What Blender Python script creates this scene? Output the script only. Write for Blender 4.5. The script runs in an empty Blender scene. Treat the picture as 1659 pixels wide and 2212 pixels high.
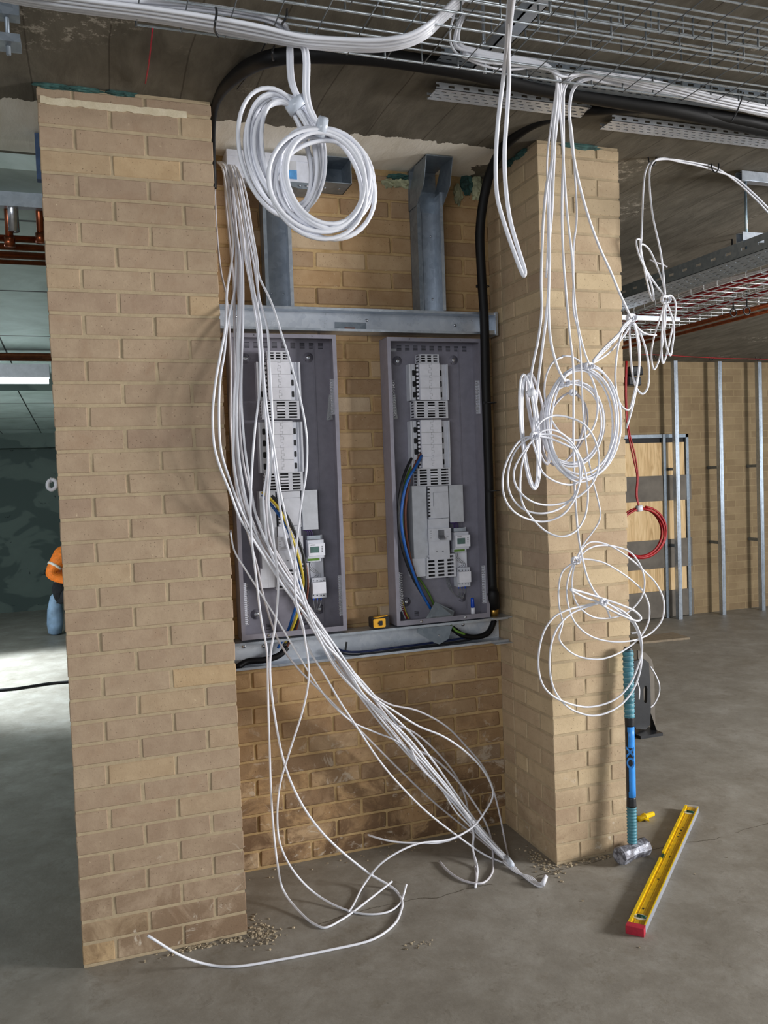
import bpy, math, random
from mathutils import Vector, Matrix, noise
random.seed(7)
sc = bpy.context.scene
COL = sc.collection
# ---------------------------------------------------------------- camera
W, H, FPX = 1659.0, 2212.0, 1827.4
CAM = Vector((.0982, -2.962, 1.6194)); PIT, YAW, ROL = -.0445, .3336, -.0363
cy, sy = math.cos(YAW), math.sin(YAW)
FW = Vector((sy*math.cos(PIT), cy*math.cos(PIT), math.sin(PIT)))
_rt = Vector((cy, -sy, 0)); _up = _rt.cross(FW)
RT = math.cos(ROL)*_rt + math.sin(ROL)*_up
UP = -math.sin(ROL)*_rt + math.cos(ROL)*_up
cd = bpy.data.cameras.new('camera'); cam = bpy.data.objects.new('camera', cd); COL.objects.link(cam)
cd.sensor_fit = 'VERTICAL'; cd.sensor_height = 36; cd.lens = FPX/H*36; cd.clip_start = .05; cd.clip_end = 100
m = Matrix.Identity(4)
for i in range(3):
    m[i][0] = RT[i]; m[i][1] = UP[i]; m[i][2] = -FW[i]; m[i][3] = CAM[i]
cam.matrix_world = m; sc.camera = cam
# ---------------------------------------------------------------- light
w = bpy.data.worlds.new('world'); sc.world = w; w.use_nodes = True
w.node_tree.nodes['Background'].inputs[0].default_value = (.80, .90, 1, 1)
w.node_tree.nodes['Background'].inputs[1].default_value = .31
def area(name, loc, tgt, sx, sz, e, c):
    l = bpy.data.lights.new(name, 'AREA'); l.shape = 'RECTANGLE'; l.size = sx; l.size_y = sz; l.energy = e; l.color = c
    o = bpy.data.objects.new(name, l); COL.objects.link(o); o.location = loc
    o.rotation_euler = (Vector(tgt)-Vector(loc)).to_track_quat('-Z', 'Y').to_euler()
area('daylight_right', (7.2, -3.3, 1.9), (1.8, 0, .9), 1.5, 1.0, 455, (1, .985, .975))
area('front_fill', (-2.6, -5.0, 2.1), (.8, 0, 1.3), 3.0, 1.4, 92, (.95, .97, 1))  # unseen soft fill light from the front left
area('daylight_left_room', (-2.6, 4.2, 1.9), (-.2, 4.9, 0), 1.6, 1.2, 60, (.80, .93, 1))
sl_ = bpy.data.lights.new('daylight_shaft', 'SPOT'); sl_.energy = 2200; sl_.color = (.84, .94, 1); sl_.spot_size = math.radians(46); sl_.spot_blend = .35; sl_.shadow_soft_size = .25
so_ = bpy.data.objects.new('daylight_shaft', sl_); COL.objects.link(so_); so_.location = (-3.0, 5.6, 2.1); so_.rotation_euler = (Vector((-.55, 4.75, 0))-Vector((-3.0, 5.6, 2.1))).to_track_quat('-Z', 'Y').to_euler()
area('daylight_right_room', (9.0, 1.5, 1.6), (4, 2.8, .6), 3, 1.6, 26, (.86, .94, 1))
vs = sc.view_settings; vs.view_transform = 'Standard'; vs.look = 'None'; vs.exposure = 0.22; vs.gamma = 1
vs.use_curve_mapping = False

# ---------------------------------------------------------------- helpers
def ray(u, v): return FW + RT*((u-W/2)/FPX) - UP*((v-H/2)/FPX)
def at(u, v, Y):
    r = ray(u, v); return CAM + r*((Y-CAM.y)/r.y)
def atz(u, v, z):
    r = ray(u, v); return CAM + r*((z-CAM.z)/r.z)
def atx(u, v, X):
    r = ray(u, v); return CAM + r*((X-CAM.x)/r.x)
def atc(u, v, Y, rad=.006):
    p = at(u, v, Y)
    if p.z < rad: p = atz(u, v, rad)
    return p

def tag(o, label=None, cat=None, group=None, kind=None):
    if label: o['label'] = label
    if cat: o['category'] = cat
    if group: o['group'] = group
    if kind: o['kind'] = kind
    return o
def empty(name, loc, label=None, cat=None, group=None):
    o = bpy.data.objects.new(name, None); COL.objects.link(o); o.location = loc; o.empty_display_size = .05
    return tag(o, label, cat, group)

class MB:
    def __init__(s): s.v = []; s.f = []; s.c = []; s.mi = []; s.m = 0; s.col = (0, 0, 0, 1); s.sm = []; s.smooth = False
    def add(s, vs_, fs):
        b = len(s.v); s.v += [tuple(p) for p in vs_]
        for f in fs: s.f.append([b+i for i in f]); s.c.append(s.col); s.mi.append(s.m); s.sm.append(s.smooth)
    def box(s, x0, x1, y0, y1, z0, z1):
        s.add([(x, y, z) for x in (x0, x1) for y in (y0, y1) for z in (z0, z1)],
              [(0, 1, 3, 2), (4, 6, 7, 5), (0, 4, 5, 1), (2, 3, 7, 6), (0, 2, 6, 4), (1, 5, 7, 3)])
    def obox(s, c, ax, ay, az):      # half-axis vectors
        c = Vector(c); ax = Vector(ax); ay = Vector(ay); az = Vector(az)
        s.add([c+ax*i+ay*j+az*k for i in (-1, 1) for j in (-1, 1) for k in (-1, 1)],
              [(0, 1, 3, 2), (4, 6, 7, 5), (0, 4, 5, 1), (2, 3, 7, 6), (0, 2, 6, 4), (1, 5, 7, 3)])
    def brick(s, x0, x1, y0, y1, z0, z1, b=.0026, j=.0012):
        X = (x0, x1); Yy = (y0, y1); Z = (z0, z1); vs_ = []; idx = {}
        J = {}
        for i in (0, 1):
            for k in (0, 1):
                for l in (0, 1):
                    jj = [random.uniform(-j, j) for _ in range(3)]
                    p = [X[i]+jj[0], Yy[k]+jj[1], Z[l]+jj[2]]
                    sg = (1 if i == 0 else -1, 1 if k == 0 else -1, 1 if l == 0 else -1)
                    for a in range(3):
                        q = [p[t] + (0 if t == a else sg[t]*b) for t in range(3)]
                        idx[(i, k, l, a)] = len(vs_); vs_.append(q)
        F = []
        for a in range(3):
            o = [t for t in range(3) if t != a]
            for e in (0, 1):
                q = []
                for (p0, p1) in ((0, 0), (1, 0), (1, 1), (0, 1)):
                    k = [0, 0, 0]; k[a] = e; k[o[0]] = p0; k[o[1]] = p1; q.append(idx[(*k, a)])
                F.append(q)
        for a in range(3):           # edges along axis a
            o = [t for t in range(3) if t != a]
            for p0 in (0, 1):
                for p1 in (0, 1):
                    k = [0, 0, 0]; k[o[0]] = p0; k[o[1]] = p1; k2 = list(k); k2[a] = 1
                    F.append([idx[(*k, o[0])], idx[(*k, o[1])], idx[(*k2, o[1])], idx[(*k2, o[0])]])
        for i in (0, 1):
            for k in (0, 1):
                for l in (0, 1): F.append([idx[(i, k, l, 0)], idx[(i, k, l, 1)], idx[(i, k, l, 2)]])
        s.add(vs_, F)
    def tube(s, pts, r, n=6, caps=True, flat=1.0):
        pts = [Vector(p) for p in pts]; N = len(pts); rr = r if isinstance(r, (list, tuple)) else [r]*N
        t0 = (pts[1]-pts[0]).normalized(); nn = t0.orthogonal().normalized(); vs_ = []; F = []
        for i, p in enumerate(pts):
            t = (pts[min(i+1, N-1)]-pts[max(i-1, 0)])
            if t.length < 1e-9: t = t0
            t.normalize(); nn = (nn - t*nn.dot(t)); nn.normalize(); bb = t.cross(nn)
            for k in range(n):
                a = 2*math.pi*k/n; vs_.append(p + (nn*math.cos(a) + bb*math.sin(a)*flat)*rr[i])
            if i:
                for k in range(n):
                    F.append([(i-1)*n+k, (i-1)*n+(k+1) % n, i*n+(k+1) % n, i*n+k])
        if caps: F.append(list(range(n))[::-1]); F.append([(N-1)*n+k for k in range(n)])
        o = s.smooth; s.smooth = True; s.add(vs_, F); s.smooth = o
    def cyl(s, a, b, r, n=16, r2=None):
        a = Vector(a); b = Vector(b); s.tube([a, b], [r, r if r2 is None else r2], n)
    def prism(s, poly, ext):         # polygon of 3d points, extrusion vector
        n = len(poly); e = Vector(ext); P = [Vector(p) for p in poly]
        s.add(P + [p+e for p in P], [list(range(n))[::-1], [n+i for i in range(n)]] + [[i, (i+1) % n, n+(i+1) % n, n+i] for i in range(n)])
    def lathe(s, prof, c, ax=(0, 0, 1), n=16):   # prof list of (radius, height)
        c = Vector(c); ax = Vector(ax).normalized(); s.tube([c+ax*h for r, h in prof], [r for r, h in prof], n)
    def frame_plate(s, O, U, V, N, L, Wd, t, pitch, sl, rows, sw, stag=1):
        """slotted steel plate with real through-slots"""
        O = Vector(O); U = Vector(U).normalized(); V = Vector(V).normalized(); N = Vector(N).normalized()
        nx = max(1, int(L/pitch)); px = L/nx; gap = (Wd-rows*sw)/(rows+1)
        def bar(u0, u1, v0, v1):
            s.obox(O+U*((u0+u1)/2)+V*((v0+v1)/2)+N*(t/2), U*((u1-u0)/2), V*((v1-v0)/2), N*(t/2))
        for r in range(rows+1): bar(0, L, r*(gap+sw), r*(gap+sw)+gap)
        for r in range(rows):
            v0 = gap+r*(gap+sw)
            off = (px/2 if (r % 2 and stag) else (0 if stag else px/2-0))
            k = -1
            while k <= nx:
                a = k*px+off+sl/2; b = (k+1)*px+off-sl/2
                a = max(a, 0); b = min(b, L)
                if b > a: bar(a, b, v0, v0+sw)
                k += 1
    def build(s, name, mats, parent=None, origin=None):
        me = bpy.data.meshes.new(name)
        if parent is not None and origin is None: 
            origin = parent.location if parent.parent is None else parent.parent.location
        if origin is not None:
            o = Vector(origin); s.v = [(a-o.x, b-o.y, c-o.z) for a, b, c in s.v]
        me.from_pydata(s.v, [], s.f)
        if not isinstance(mats, (list, tuple)): mats = [mats]
        for m_ in mats: me.materials.append(m_)
        me.polygons.foreach_set('material_index', s.mi); me.polygons.foreach_set('use_smooth', s.sm)
        if any(c != (0, 0, 0, 1) for c in s.c):
            a = me.color_attributes.new('tone', 'FLOAT_COLOR', 'CORNER'); buf = []
            for f, c in zip(s.f, s.c): buf += list(c)*len(f)
            a.data.foreach_set('color', buf)
        me.update()
        ob = bpy.data.objects.new(name, me); COL.objects.link(ob)
        if parent is not None: ob.parent = parent
        elif origin is not None: ob.location = origin
        return ob
def top(mb, name, mat, label=None, cat=None, group=None, kind=None):
    """one-mesh thing, origin at its own base"""
    xs = [p[0] for p in mb.v]; ys = [p[1] for p in mb.v]; zs = [p[2] for p in mb.v]
    o = ((min(xs)+max(xs))/2, (min(ys)+max(ys))/2, min(zs))
    return tag(mb.build(name, mat, None, o), label, cat, group, kind)
def copy_tree(o, parent=None):
    c = o.copy(); COL.objects.link(c); c.parent = parent
    for ch in list(o.children): copy_tree(ch, c)
    return c
def smooth_path(P, k=6, closed=False):
    P = [Vector(p) for p in P]; out = []; n = len(P)
    for i in range(n if closed else n-1):
        if closed: a, b, c, d = P[i-1], P[i], P[(i+1) % n], P[(i+2) % n]
        else:
            a = P[i-1] if i else P[0]*2-P[1]; b = P[i]; c = P[i+1]; d = P[i+2] if i+2 < n else P[-1]*2-P[-2]
        t1 = max((b-a).length, 1e-6)**.5; t2 = max((c-b).length, 1e-6)**.5; t3 = max((d-c).length, 1e-6)**.5
        for j in range(k):
            t = j/k
            m1 = ((b-a)/t1-(c-a)/(t1+t2)+(c-b)/t2)*t2; m2 = ((c-b)/t2-(d-b)/(t2+t3)+(d-c)/t3)*t2
            h = t*t; g = h*t
            out.append(b*(2*g-3*h+1)+m1*(g-2*h+t)+c*(-2*g+3*h)+m2*(g-h))
    out.append(P[0].copy() if closed else P[-1].copy())
    return out
def lerp_tab(T, x):
    if x <= T[0][0]: return T[0][1]
    for (a, b), (c, d) in zip(T, T[1:]):
        if x <= c: return b+(d-b)*(x-a)/(c-a)
    return T[-1][1]

def text(body, size, ext, mat, parent, name='lettering', sx=1, center=False, off=0):
    fc = bpy.data.curves.new('tmp', 'FONT'); fc.body = body; fc.size = size; fc.extrude = ext; fc.offset = off
    if center: fc.align_x = 'CENTER'; fc.align_y = 'CENTER'
    fo = bpy.data.objects.new('tmp', fc); COL.objects.link(fo); bpy.context.view_layer.update()
    me = bpy.data.meshes.new_from_object(fo.evaluated_get(bpy.context.evaluated_depsgraph_get())); me.name = name
    for v in me.vertices: v.co.x *= sx
    bpy.data.objects.remove(fo); me.materials.clear(); me.materials.append(mat)
    o = bpy.data.objects.new(name, me); COL.objects.link(o); o.parent = parent; return o

# ---------------------------------------------------------------- materials
def lin(c):
    return tuple(((x/255)/12.92 if x/255 <= .04045 else ((x/255+.055)/1.055)**2.4) for x in c)+(1,)
class NT:
    def __init__(s, name):
        s.m = bpy.data.materials.new(name); s.m.use_nodes = True; s.t = s.m.node_tree; s.b = s.t.nodes['Principled BSDF']
    def n(s, ty, **kw):
        x = s.t.nodes.new(ty)
        for k, v in kw.items():
            if k.startswith('i_'):
                x.inputs[k[2:].replace('_', ' ')].default_value = v
            else: setattr(x, k, v)
        return x
    def l(s, a, b): s.t.links.new(a, b)
    def noise(s, scale, detail=4, rough=.55, co=None, dist=0):
        x = s.n('ShaderNodeTexNoise'); x.inputs['Scale'].default_value = scale; x.inputs['Detail'].default_value = detail
        x.inputs['Roughness'].default_value = rough; x.inputs['Distortion'].default_value = dist
        if co is not None: s.l(co, x.inputs['Vector'])
        return x.outputs['Fac']
    def pos(s, scale=(1, 1, 1)):
        g = s.n('ShaderNodeNewGeometry'); mp = s.n('ShaderNodeMapping'); mp.inputs['Scale'].default_value = scale
        s.l(g.outputs['Position'], mp.inputs['Vector']); return mp.outputs['Vector']
    def obj(s, scale=(1, 1, 1)):
        g = s.n('ShaderNodeTexCoord'); mp = s.n('ShaderNodeMapping'); mp.inputs['Scale'].default_value = scale
        s.l(g.outputs['Object'], mp.inputs['Vector']); return mp.outputs['Vector']
    def ramp(s, fac, stops, interp='LINEAR'):
        r = s.n('ShaderNodeValToRGB'); r.color_ramp.interpolation = interp; e = r.color_ramp.elements
        while len(e) < len(stops): e.new(.5)
        for q, (p, c) in zip(e, stops):
            q.position = p; q.color = c if len(c) == 4 else lin(c)
        s.l(fac, r.inputs[0]); return r.outputs[0]
    def mix(s, f, a, b, mode='MIX'):
        x = s.n('ShaderNodeMix', data_type='RGBA', blend_type=mode)
        for v, i in ((f, 0), (a, 6), (b, 7)):
            if isinstance(v, (int, float)): x.inputs[i].default_value = v
            elif isinstance(v, tuple): x.inputs[i].default_value = v if len(v) == 4 else lin(v)
            else: s.l(v, x.inputs[i])
        return x.outputs[2]
    def math(s, op, a, b=0, c=0):
        x = s.n('ShaderNodeMath', operation=op)
        for i, v in enumerate((a, b, c)):
            if isinstance(v, (int, float)): x.inputs[i].default_value = v
            else: s.l(v, x.inputs[i])
        return x.outputs[0]
    def bump(s, h, strength=.3, dist=.01):
        x = s.n('ShaderNodeBump'); x.inputs['Strength'].default_value = strength; x.inputs['Distance'].default_value = dist
        s.l(h, x.inputs['Height']); s.l(x.outputs[0], s.b.inputs['Normal'])
    def base(s, c):
        if isinstance(c, tuple): s.b.inputs['Base Color'].default_value = c if len(c) == 4 else lin(c)
        else: s.l(c, s.b.inputs['Base Color'])
    def set(s, rough=None, metal=None, spec=None, trans=None, alpha=None):
        for k, v in (('Roughness', rough), ('Metallic', metal), ('Specular IOR Level', spec), ('Transmission Weight', trans), ('Alpha', alpha)):
            if v is not None: s.b.inputs[k].default_value = v
        return s
def plain(name, c, rough=.5, metal=0, var=.12, spec=.5, nscale=30):
    t = NT(name); f = t.noise(nscale, 3, .6, t.pos())
    d = tuple(max(0, x*(1-var)) for x in c); u = tuple(min(255, x*(1+var*.6)) for x in c)
    t.base(t.ramp(f, [(.3, d), (.7, u)])); t.set(rough, metal, spec); return t.m
def brick_mat(name, ramp_stops, dirt=.62, smear=.62):
    t = NT(name); a = t.n('ShaderNodeAttribute', attribute_name='tone'); sp = t.n('ShaderNodeSeparateColor'); t.l(a.outputs['Color'], sp.inputs[0])
    P = t.pos()
    col = t.ramp(sp.outputs[0], ramp_stops)
    n1 = t.noise(14, 5, .65, P); col = t.mix(.28, col, t.ramp(n1, [(.3, (150, 128, 104)), (.7, (206, 186, 156))]))
    n0 = t.noise(5, 4, .7, P, 1.0); col = t.mix(t.ramp(n0, [(.55, (0, 0, 0, 1)), (.72, (.3, .3, .3, 1))]), col, (150, 118, 92))
    # drag marks and small dark pits
    n2 = t.noise(170, 2, .5, P); pit = t.ramp(n2, [(.27, (1, 1, 1, 1)), (.33, (0, 0, 0, 1))])
    col = t.mix(t.math('MULTIPLY', pit, .55), col, (70, 50, 36))
    n3 = t.noise(60, 3, .6, P); pale = t.ramp(n3, [(.68, (0, 0, 0, 1)), (.76, (.6, .6, .6, 1))])
    col = t.mix(pale, col, (214, 196, 164))
    z = t.n('ShaderNodeSeparateXYZ'); t.l(P, z.inputs[0])
    # splashed dirt and mortar smears low down
    low = t.ramp(z.outputs[2], [(.1, (1, 1, 1, 1)), (.85 if dirt > .8 else .5, (0, 0, 0, 1))])
    n4 = t.noise(6, 5, .7, P, .6)
    dm = t.math('MULTIPLY', t.ramp(n4, [(.40, (0, 0, 0, 1)), (.55, (dirt, dirt, dirt, 1))]), low)
    col = t.mix(dm, col, (112, 88, 66))
    n5 = t.noise(9, 6, .75, P, 1.2); wm = t.math('MULTIPLY', t.ramp(n5, [(smear, (0, 0, 0, 1)), (smear+.06, (.7, .7, .7, 1))]), low)
    col = t.mix(wm, col, (206, 194, 176))
    t.base(col); t.set(.92, 0, .2)
    h = t.math('ADD', t.math('MULTIPLY', t.noise(90, 6, .7, P), .6), t.math('MULTIPLY', n1, .8)); h = t.math('SUBTRACT', h, t.math('MULTIPLY', pit, .5))
    t.bump(h, .55, .004); return t.m
def mortar_mat(name, c1, c2):
    t = NT(name); P = t.pos(); n = t.noise(22, 5, .7, P)
    t.base(t.ramp(n, [(.3, c1), (.7, c2)])); t.set(.95, 0, .15)
    t.bump(t.noise(130, 5, .7, P), .5, .003); return t.m
M = {}
BS = [(0, (156, 134, 114)), (.4, (166, 144, 122)), (.7, (171, 150, 126)), (.8, (156, 133, 115)), (.93, (176, 153, 124)), (1, (192, 162, 120))]
BS2 = [(0, (180, 158, 130)), (.3, (192, 170, 140)), (.6, (198, 177, 145)), (.75, (176, 152, 128)), (.9, (202, 181, 147)), (1, (208, 187, 150))]
BS3 = [(0, (138, 108, 80)), (.3, (168, 132, 90)), (.65, (184, 148, 102)), (.8, (152, 122, 92)), (.93, (186, 154, 114)), (1, (192, 170, 142))]
M['brick'] = brick_mat('buff_brick', BS); M['brick_r'] = brick_mat('pale_buff_brick', BS2, .3, .6); M['brick_b'] = brick_mat('golden_brick', BS3, .95, .56)
M['mortar'] = mortar_mat('mortar', (164, 147, 121), (186, 168, 138)); M['mortar_b'] = mortar_mat('yellow_mortar', (168, 140, 98), (196, 168, 124))
# far brick wall, flat texture with bump
t = NT('far_brick'); g = t.n('ShaderNodeNewGeometry'); sx = t.n('ShaderNodeSeparateXYZ'); t.l(g.outputs['Position'], sx.inputs[0])
cb = t.n('ShaderNodeCombineXYZ'); t.l(sx.outputs[0], cb.inputs[0]); t.l(sx.outputs[2], cb.inputs[1])
bt = t.n('ShaderNodeTexBrick'); t.l(cb.outputs[0], bt.inputs['Vector'])
for k, v in (('Scale', 1), ('Mortar Size', .005), ('Mortar Smooth', .1), ('Bias', 0), ('Brick Width', .225), ('Row Height', .075)): bt.inputs[k].default_value = v
bt.inputs['Color1'].default_value = lin((150, 129, 98)); bt.inputs['Color2'].default_value = lin((128, 107, 80)); bt.inputs['Mortar'].default_value = lin((156, 136, 102))
P = t.pos(); nn = t.noise(3, 5, .7, P)
c = t.mix(.3, bt.outputs['Color'], t.ramp(nn, [(.3, (116, 100, 80)), (.7, (186, 168, 136))])); t.base(c); t.set(.95, 0, .2)
t.bump(t.math('ADD', t.math('MULTIPLY', bt.outputs['Fac'], -1), t.math('MULTIPLY', t.noise(60, 4, .7, P), .4)), .5, .006); M['far_brick'] = t.m
# floor
t = NT('concrete_floor'); P = t.pos()
a = t.noise(.9, 8, .62, P, .1); b = t.noise(4.2, 10, .74, P, .15); c3 = t.noise(40, 6, .7, P)
col = t.ramp(a, [(.3, (128, 124, 116)), (.5, (146, 142, 134)), (.72, (164, 161, 154))])
col = t.mix(.55, col, t.ramp(b, [(.3, (104, 96, 84)), (.5, (138, 132, 121)), (.75, (178, 175, 168))]), 'MIX')
col = t.mix(t.ramp(t.noise(3.2, 9, .8, P, .3), [(.56, (0, 0, 0, 1)), (.68, (.55, .55, .55, 1))]), col, (112, 102, 86))
col = t.mix(t.ramp(t.noise(11, 8, .85, P, .5), [(.56, (0, 0, 0, 1)), (.64, (.42, .42, .42, 1))]), col, (104, 96, 84))
col = t.mix(t.ramp(t.noise(24, 6, .85, P, .6), [(.61, (0, 0, 0, 1)), (.68, (.4, .4, .4, 1))]), col, (178, 172, 160))
col = t.mix(t.ramp(c3, [(.28, (.5, .5, .5, 1)), (.36, (0, 0, 0, 1))]), col, (84, 78, 68))
fx = t.n('ShaderNodeSeparateXYZ'); t.l(P, fx.inputs[0])
wob = t.math('ADD', t.math('MULTIPLY', t.math('SUBTRACT', t.noise(2.2, 3, .6, P), .5), .16), t.math('MULTIPLY', t.math('SUBTRACT', t.noise(30, 4, .7, P), .5), .02))
ln = t.math('ABSOLUTE', t.math('ADD', t.math('ADD', fx.outputs[1], wob), t.math('ADD', .015, t.math('MULTIPLY', fx.outputs[0], .0))))
crk = t.math('MULTIPLY', t.math('LESS_THAN', ln, t.math('MULTIPLY', t.noise(9, 3, .6, P), .005)), t.math('GREATER_THAN', t.noise(4, 3, .6, P), .44))
crk = t.math('MULTIPLY', crk, t.math('GREATER_THAN', fx.outputs[0], .8))
col = t.mix(t.math('MULTIPLY', crk, .75), col, (70, 62, 50))
t.base(col); t.l(t.ramp(a, [(.3, (.42, .42, .42, 1)), (.7, (.7, .7, .7, 1))]), t.b.inputs['Roughness']); t.set(spec=.35)
t.bump(t.math('ADD', t.math('MULTIPLY', b, .6), t.math('MULTIPLY', c3, .4)), .35, .008); M['floor'] = t.m
# board-marked concrete soffit with a paler band over the recess
t = NT('concrete_ceiling'); P = t.pos(); st = t.pos((3, .9, 1)); sx = t.n('ShaderNodeSeparateXYZ'); t.l(P, sx.inputs[0])
a = t.noise(1.4, 7, .65, P, .5); b = t.noise(4, 6, .65, st, .3)
col = t.ramp(a, [(.3, (92, 88, 78)), (.55, (116, 111, 100)), (.75, (136, 131, 119))])
col = t.mix(.5, col, t.ramp(b, [(.35, (84, 79, 70)), (.65, (132, 126, 114))]))
fr = t.math('FRACT', t.math('ADD', t.math('MULTIPLY', sx.outputs[0], 4.3), t.math('MULTIPLY', t.noise(2, 2, .5, P), .12)))
seam = t.math('LESS_THAN', fr, .02); col = t.mix(t.math('MULTIPLY', seam, .6), col, (66, 60, 52))
# white splash
sp = t.math('MULTIPLY', t.ramp(t.noise(22, 6, .8, P), [(.53, (0, 0, 0, 1)), (.6, (1, 1, 1, 1))]), t.ramp(t.noise(1.7, 2, .5, P), [(.58, (0, 0, 0, 1)), (.66, (1, 1, 1, 1))]))
col = t.mix(t.math('MULTIPLY', sp, .6), col, (208, 200, 186))
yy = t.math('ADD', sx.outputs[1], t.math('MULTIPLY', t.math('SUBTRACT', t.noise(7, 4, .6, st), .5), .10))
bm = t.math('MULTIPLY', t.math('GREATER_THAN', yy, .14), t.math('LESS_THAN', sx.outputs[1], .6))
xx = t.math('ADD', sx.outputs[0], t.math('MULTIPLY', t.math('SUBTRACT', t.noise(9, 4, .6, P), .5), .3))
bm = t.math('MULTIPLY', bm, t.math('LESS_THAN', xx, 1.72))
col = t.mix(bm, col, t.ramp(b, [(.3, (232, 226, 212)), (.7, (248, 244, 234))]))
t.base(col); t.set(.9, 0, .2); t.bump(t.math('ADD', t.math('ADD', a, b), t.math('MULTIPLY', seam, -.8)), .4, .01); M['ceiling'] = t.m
# galvanised steel
def galv(name, c1, c2, rough=.34, met=.72):
    t = NT(name); P = t.pos(); v = t.n('ShaderNodeTexVoronoi'); v.inputs['Scale'].default_value = 55; t.l(P, v.inputs['Vector'])
    sp = t.n('ShaderNodeSeparateColor'); t.l(v.outputs['Color'], sp.inputs[0])
    t.base(t.mix(.5, t.ramp(sp.outputs[0], [(0, c1), (1, c2)]), t.ramp(t.noise(6, 5, .7, P), [(.3, c1), (.7, c2)])))
    t.l(t.math('ADD', t.math('MULTIPLY', t.noise(18, 4, .6, P), .25), rough-.12), t.b.inputs['Roughness']); t.set(metal=met); return t.m
M['galv'] = galv('galvanised_steel', (172, 182, 194), (208, 216, 226)); M['galv_d'] = galv('galvanised_steel_dull', (118, 128, 138), (148, 158, 168), .45, .6)
M['zinc'] = galv('bright_zinc_wire', (206, 214, 220), (236, 242, 246), .28, .6)
M['wire_shaded'] = galv('shaded_cross_wire', (104, 108, 110), (130, 134, 136), .5, .6)  # same basket wire, darkened to stand in for its dimmer side lighting
M['galv_b'] = galv('lightened_galvanised_sheet', (196, 204, 216), (226, 232, 240), .3, .35)
M['pale_mortar'] = mortar_mat('pale_mortar', (206, 192, 162), (228, 216, 190))
M['enc'] = plain('grey_powder_coat', (136, 134, 146), .45, 0, .05); M['enc_d'] = plain('dark_slot', (30, 30, 33), .7)
M['white'] = plain('white_cable_sheath', (232, 234, 242), .38, 0, .03, .5, 8); M['white2'] = plain('off_white_cable_sheath', (208, 206, 212), .42, 0, .04, .5, 8)
M['tape'] = plain('clear_tape', (206, 214, 226), .25, 0, .05)
M['abs'] = plain('light_grey_plastic', (212, 215, 224), .42, 0, .04); M['abs_w'] = plain('white_plastic_cover', (234, 236, 246), .35, 0, .03)
M['abs_d'] = plain('mid_grey_plastic', (150, 154, 164), .45, 0, .04); M['cov'] = plain('grey_painted_cover', (202, 205, 212), .3, .2, .05)
M['black'] = plain('black_rubber', (13, 13, 15), .55, 0, .3, .3); M['blackp'] = plain('black_plastic', (34, 36, 40), .4, 0, .2)
M['blue'] = plain('blue_core', (20, 92, 176), .35, 0, .08); M['brown'] = plain('brown_core', (112, 62, 44), .4); M['green'] = plain('green_core', (98, 140, 52), .4)
M['yellowc'] = plain('yellow_stripe', (214, 190, 60), .4); M['grey_core'] = plain('grey_core', (110, 112, 118), .4); M['purple'] = plain('purple_wire', (58, 40, 92), .4)
M['screw'] = plain('screw_steel', (206, 208, 214), .22, .9, .1); M['red'] = plain('red_sheath', (168, 26, 32), .45); M['redd'] = plain('red_plastic_cap', (178, 34, 56), .45, 0, .2)
M['yel'] = plain('yellow_lacquer', (240, 202, 10), .35, .1, .08); M['yel_d'] = plain('yellow_web', (214, 172, 8), .38, .1, .1); M['lcd'] = plain('lcd_glass', (92, 122, 116), .2)
M['navy'] = plain('navy_core', (26, 38, 78), .4); M['mcl'] = plain('marker_blue', (12, 72, 190), .25); M['teal'] = plain('teal_grip', (72, 132, 148), .5, 0, .15); M['bluef'] = plain('blue_fibreglass', (58, 150, 240), .35, 0, .06)
M['amber'] = plain('amber_tape_body', (236, 176, 50), .4, 0, .06); M['ring'] = plain('teal_grip_ridge', (150, 190, 198), .5)
t = NT('hammer_steel'); P = t.pos(); n = t.noise(28, 5, .7, P)
t.base(t.ramp(n, [(.32, (44, 40, 42)), (.5, (112, 112, 120)), (.6, (176, 180, 192)), (.75, (128, 112, 104))])); t.set(.6, .35); t.bump(n, .5, .004); M['head'] = t.m
M['copper'] = plain('copper_pipe', (160, 90, 60), .28, .9, .15); M['strip'] = plain('neutral_bar_brass', (214, 214, 220), .3, .7, .3, .5, 200)
t = NT('plywood'); P = t.pos((9, 9, .9)); n = t.noise(2.4, 5, .6, P, 1.6); t.base(t.ramp(n, [(.3, (186, 152, 106)), (.5, (222, 190, 142)), (.7, (236, 208, 164))])); t.set(.7, 0, .3); M['ply'] = t.m
M['board'] = plain('grey_cement_board', (118, 112, 104), .85, 0, .12, .2, 5)
t = NT('insulation_panel'); P = t.pos(); sx = t.n('ShaderNodeSeparateXYZ'); t.l(P, sx.inputs[0])
gx = t.math('LESS_THAN', t.math('FRACT', t.math('MULTIPLY', sx.outputs[0], 2.2)), .025)
gy = t.math('LESS_THAN', t.math('FRACT', t.math('MULTIPLY', sx.outputs[1], .85)), .02)
sm = t.math('MAXIMUM', gx, gy)
col = t.ramp(t.noise(2.2, 6, .65, P, .6), [(.3, (160, 178, 172)), (.6, (198, 216, 212)), (.8, (214, 226, 224))]); t.base(t.mix(sm, col, (40, 48, 46))); t.set(.5, 0, .4)
t.bump(t.math('SUBTRACT', t.noise(5, 4, .6, P), sm), .4, .01); M['panel'] = t.m
t = NT('patched_dark_render'); P = t.pos((1, 1, 1.6)); n = t.noise(1.7, 3, .5, P, .5); n2 = t.noise(4.5, 5, .6, P, .8)
col = t.ramp(n, [(.0, (72, 84, 80)), (.47, (74, 86, 82)), (.50, (92, 104, 98)), (1, (108, 120, 112))])
col = t.mix(t.ramp(n2, [(.66, (0, 0, 0, 1)), (.69, (.8, .8, .8, 1))], 'LINEAR'), col, (26, 32, 30)); t.base(col); t.set(.8, 0, .3); M['dark_wall'] = t.m
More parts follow.
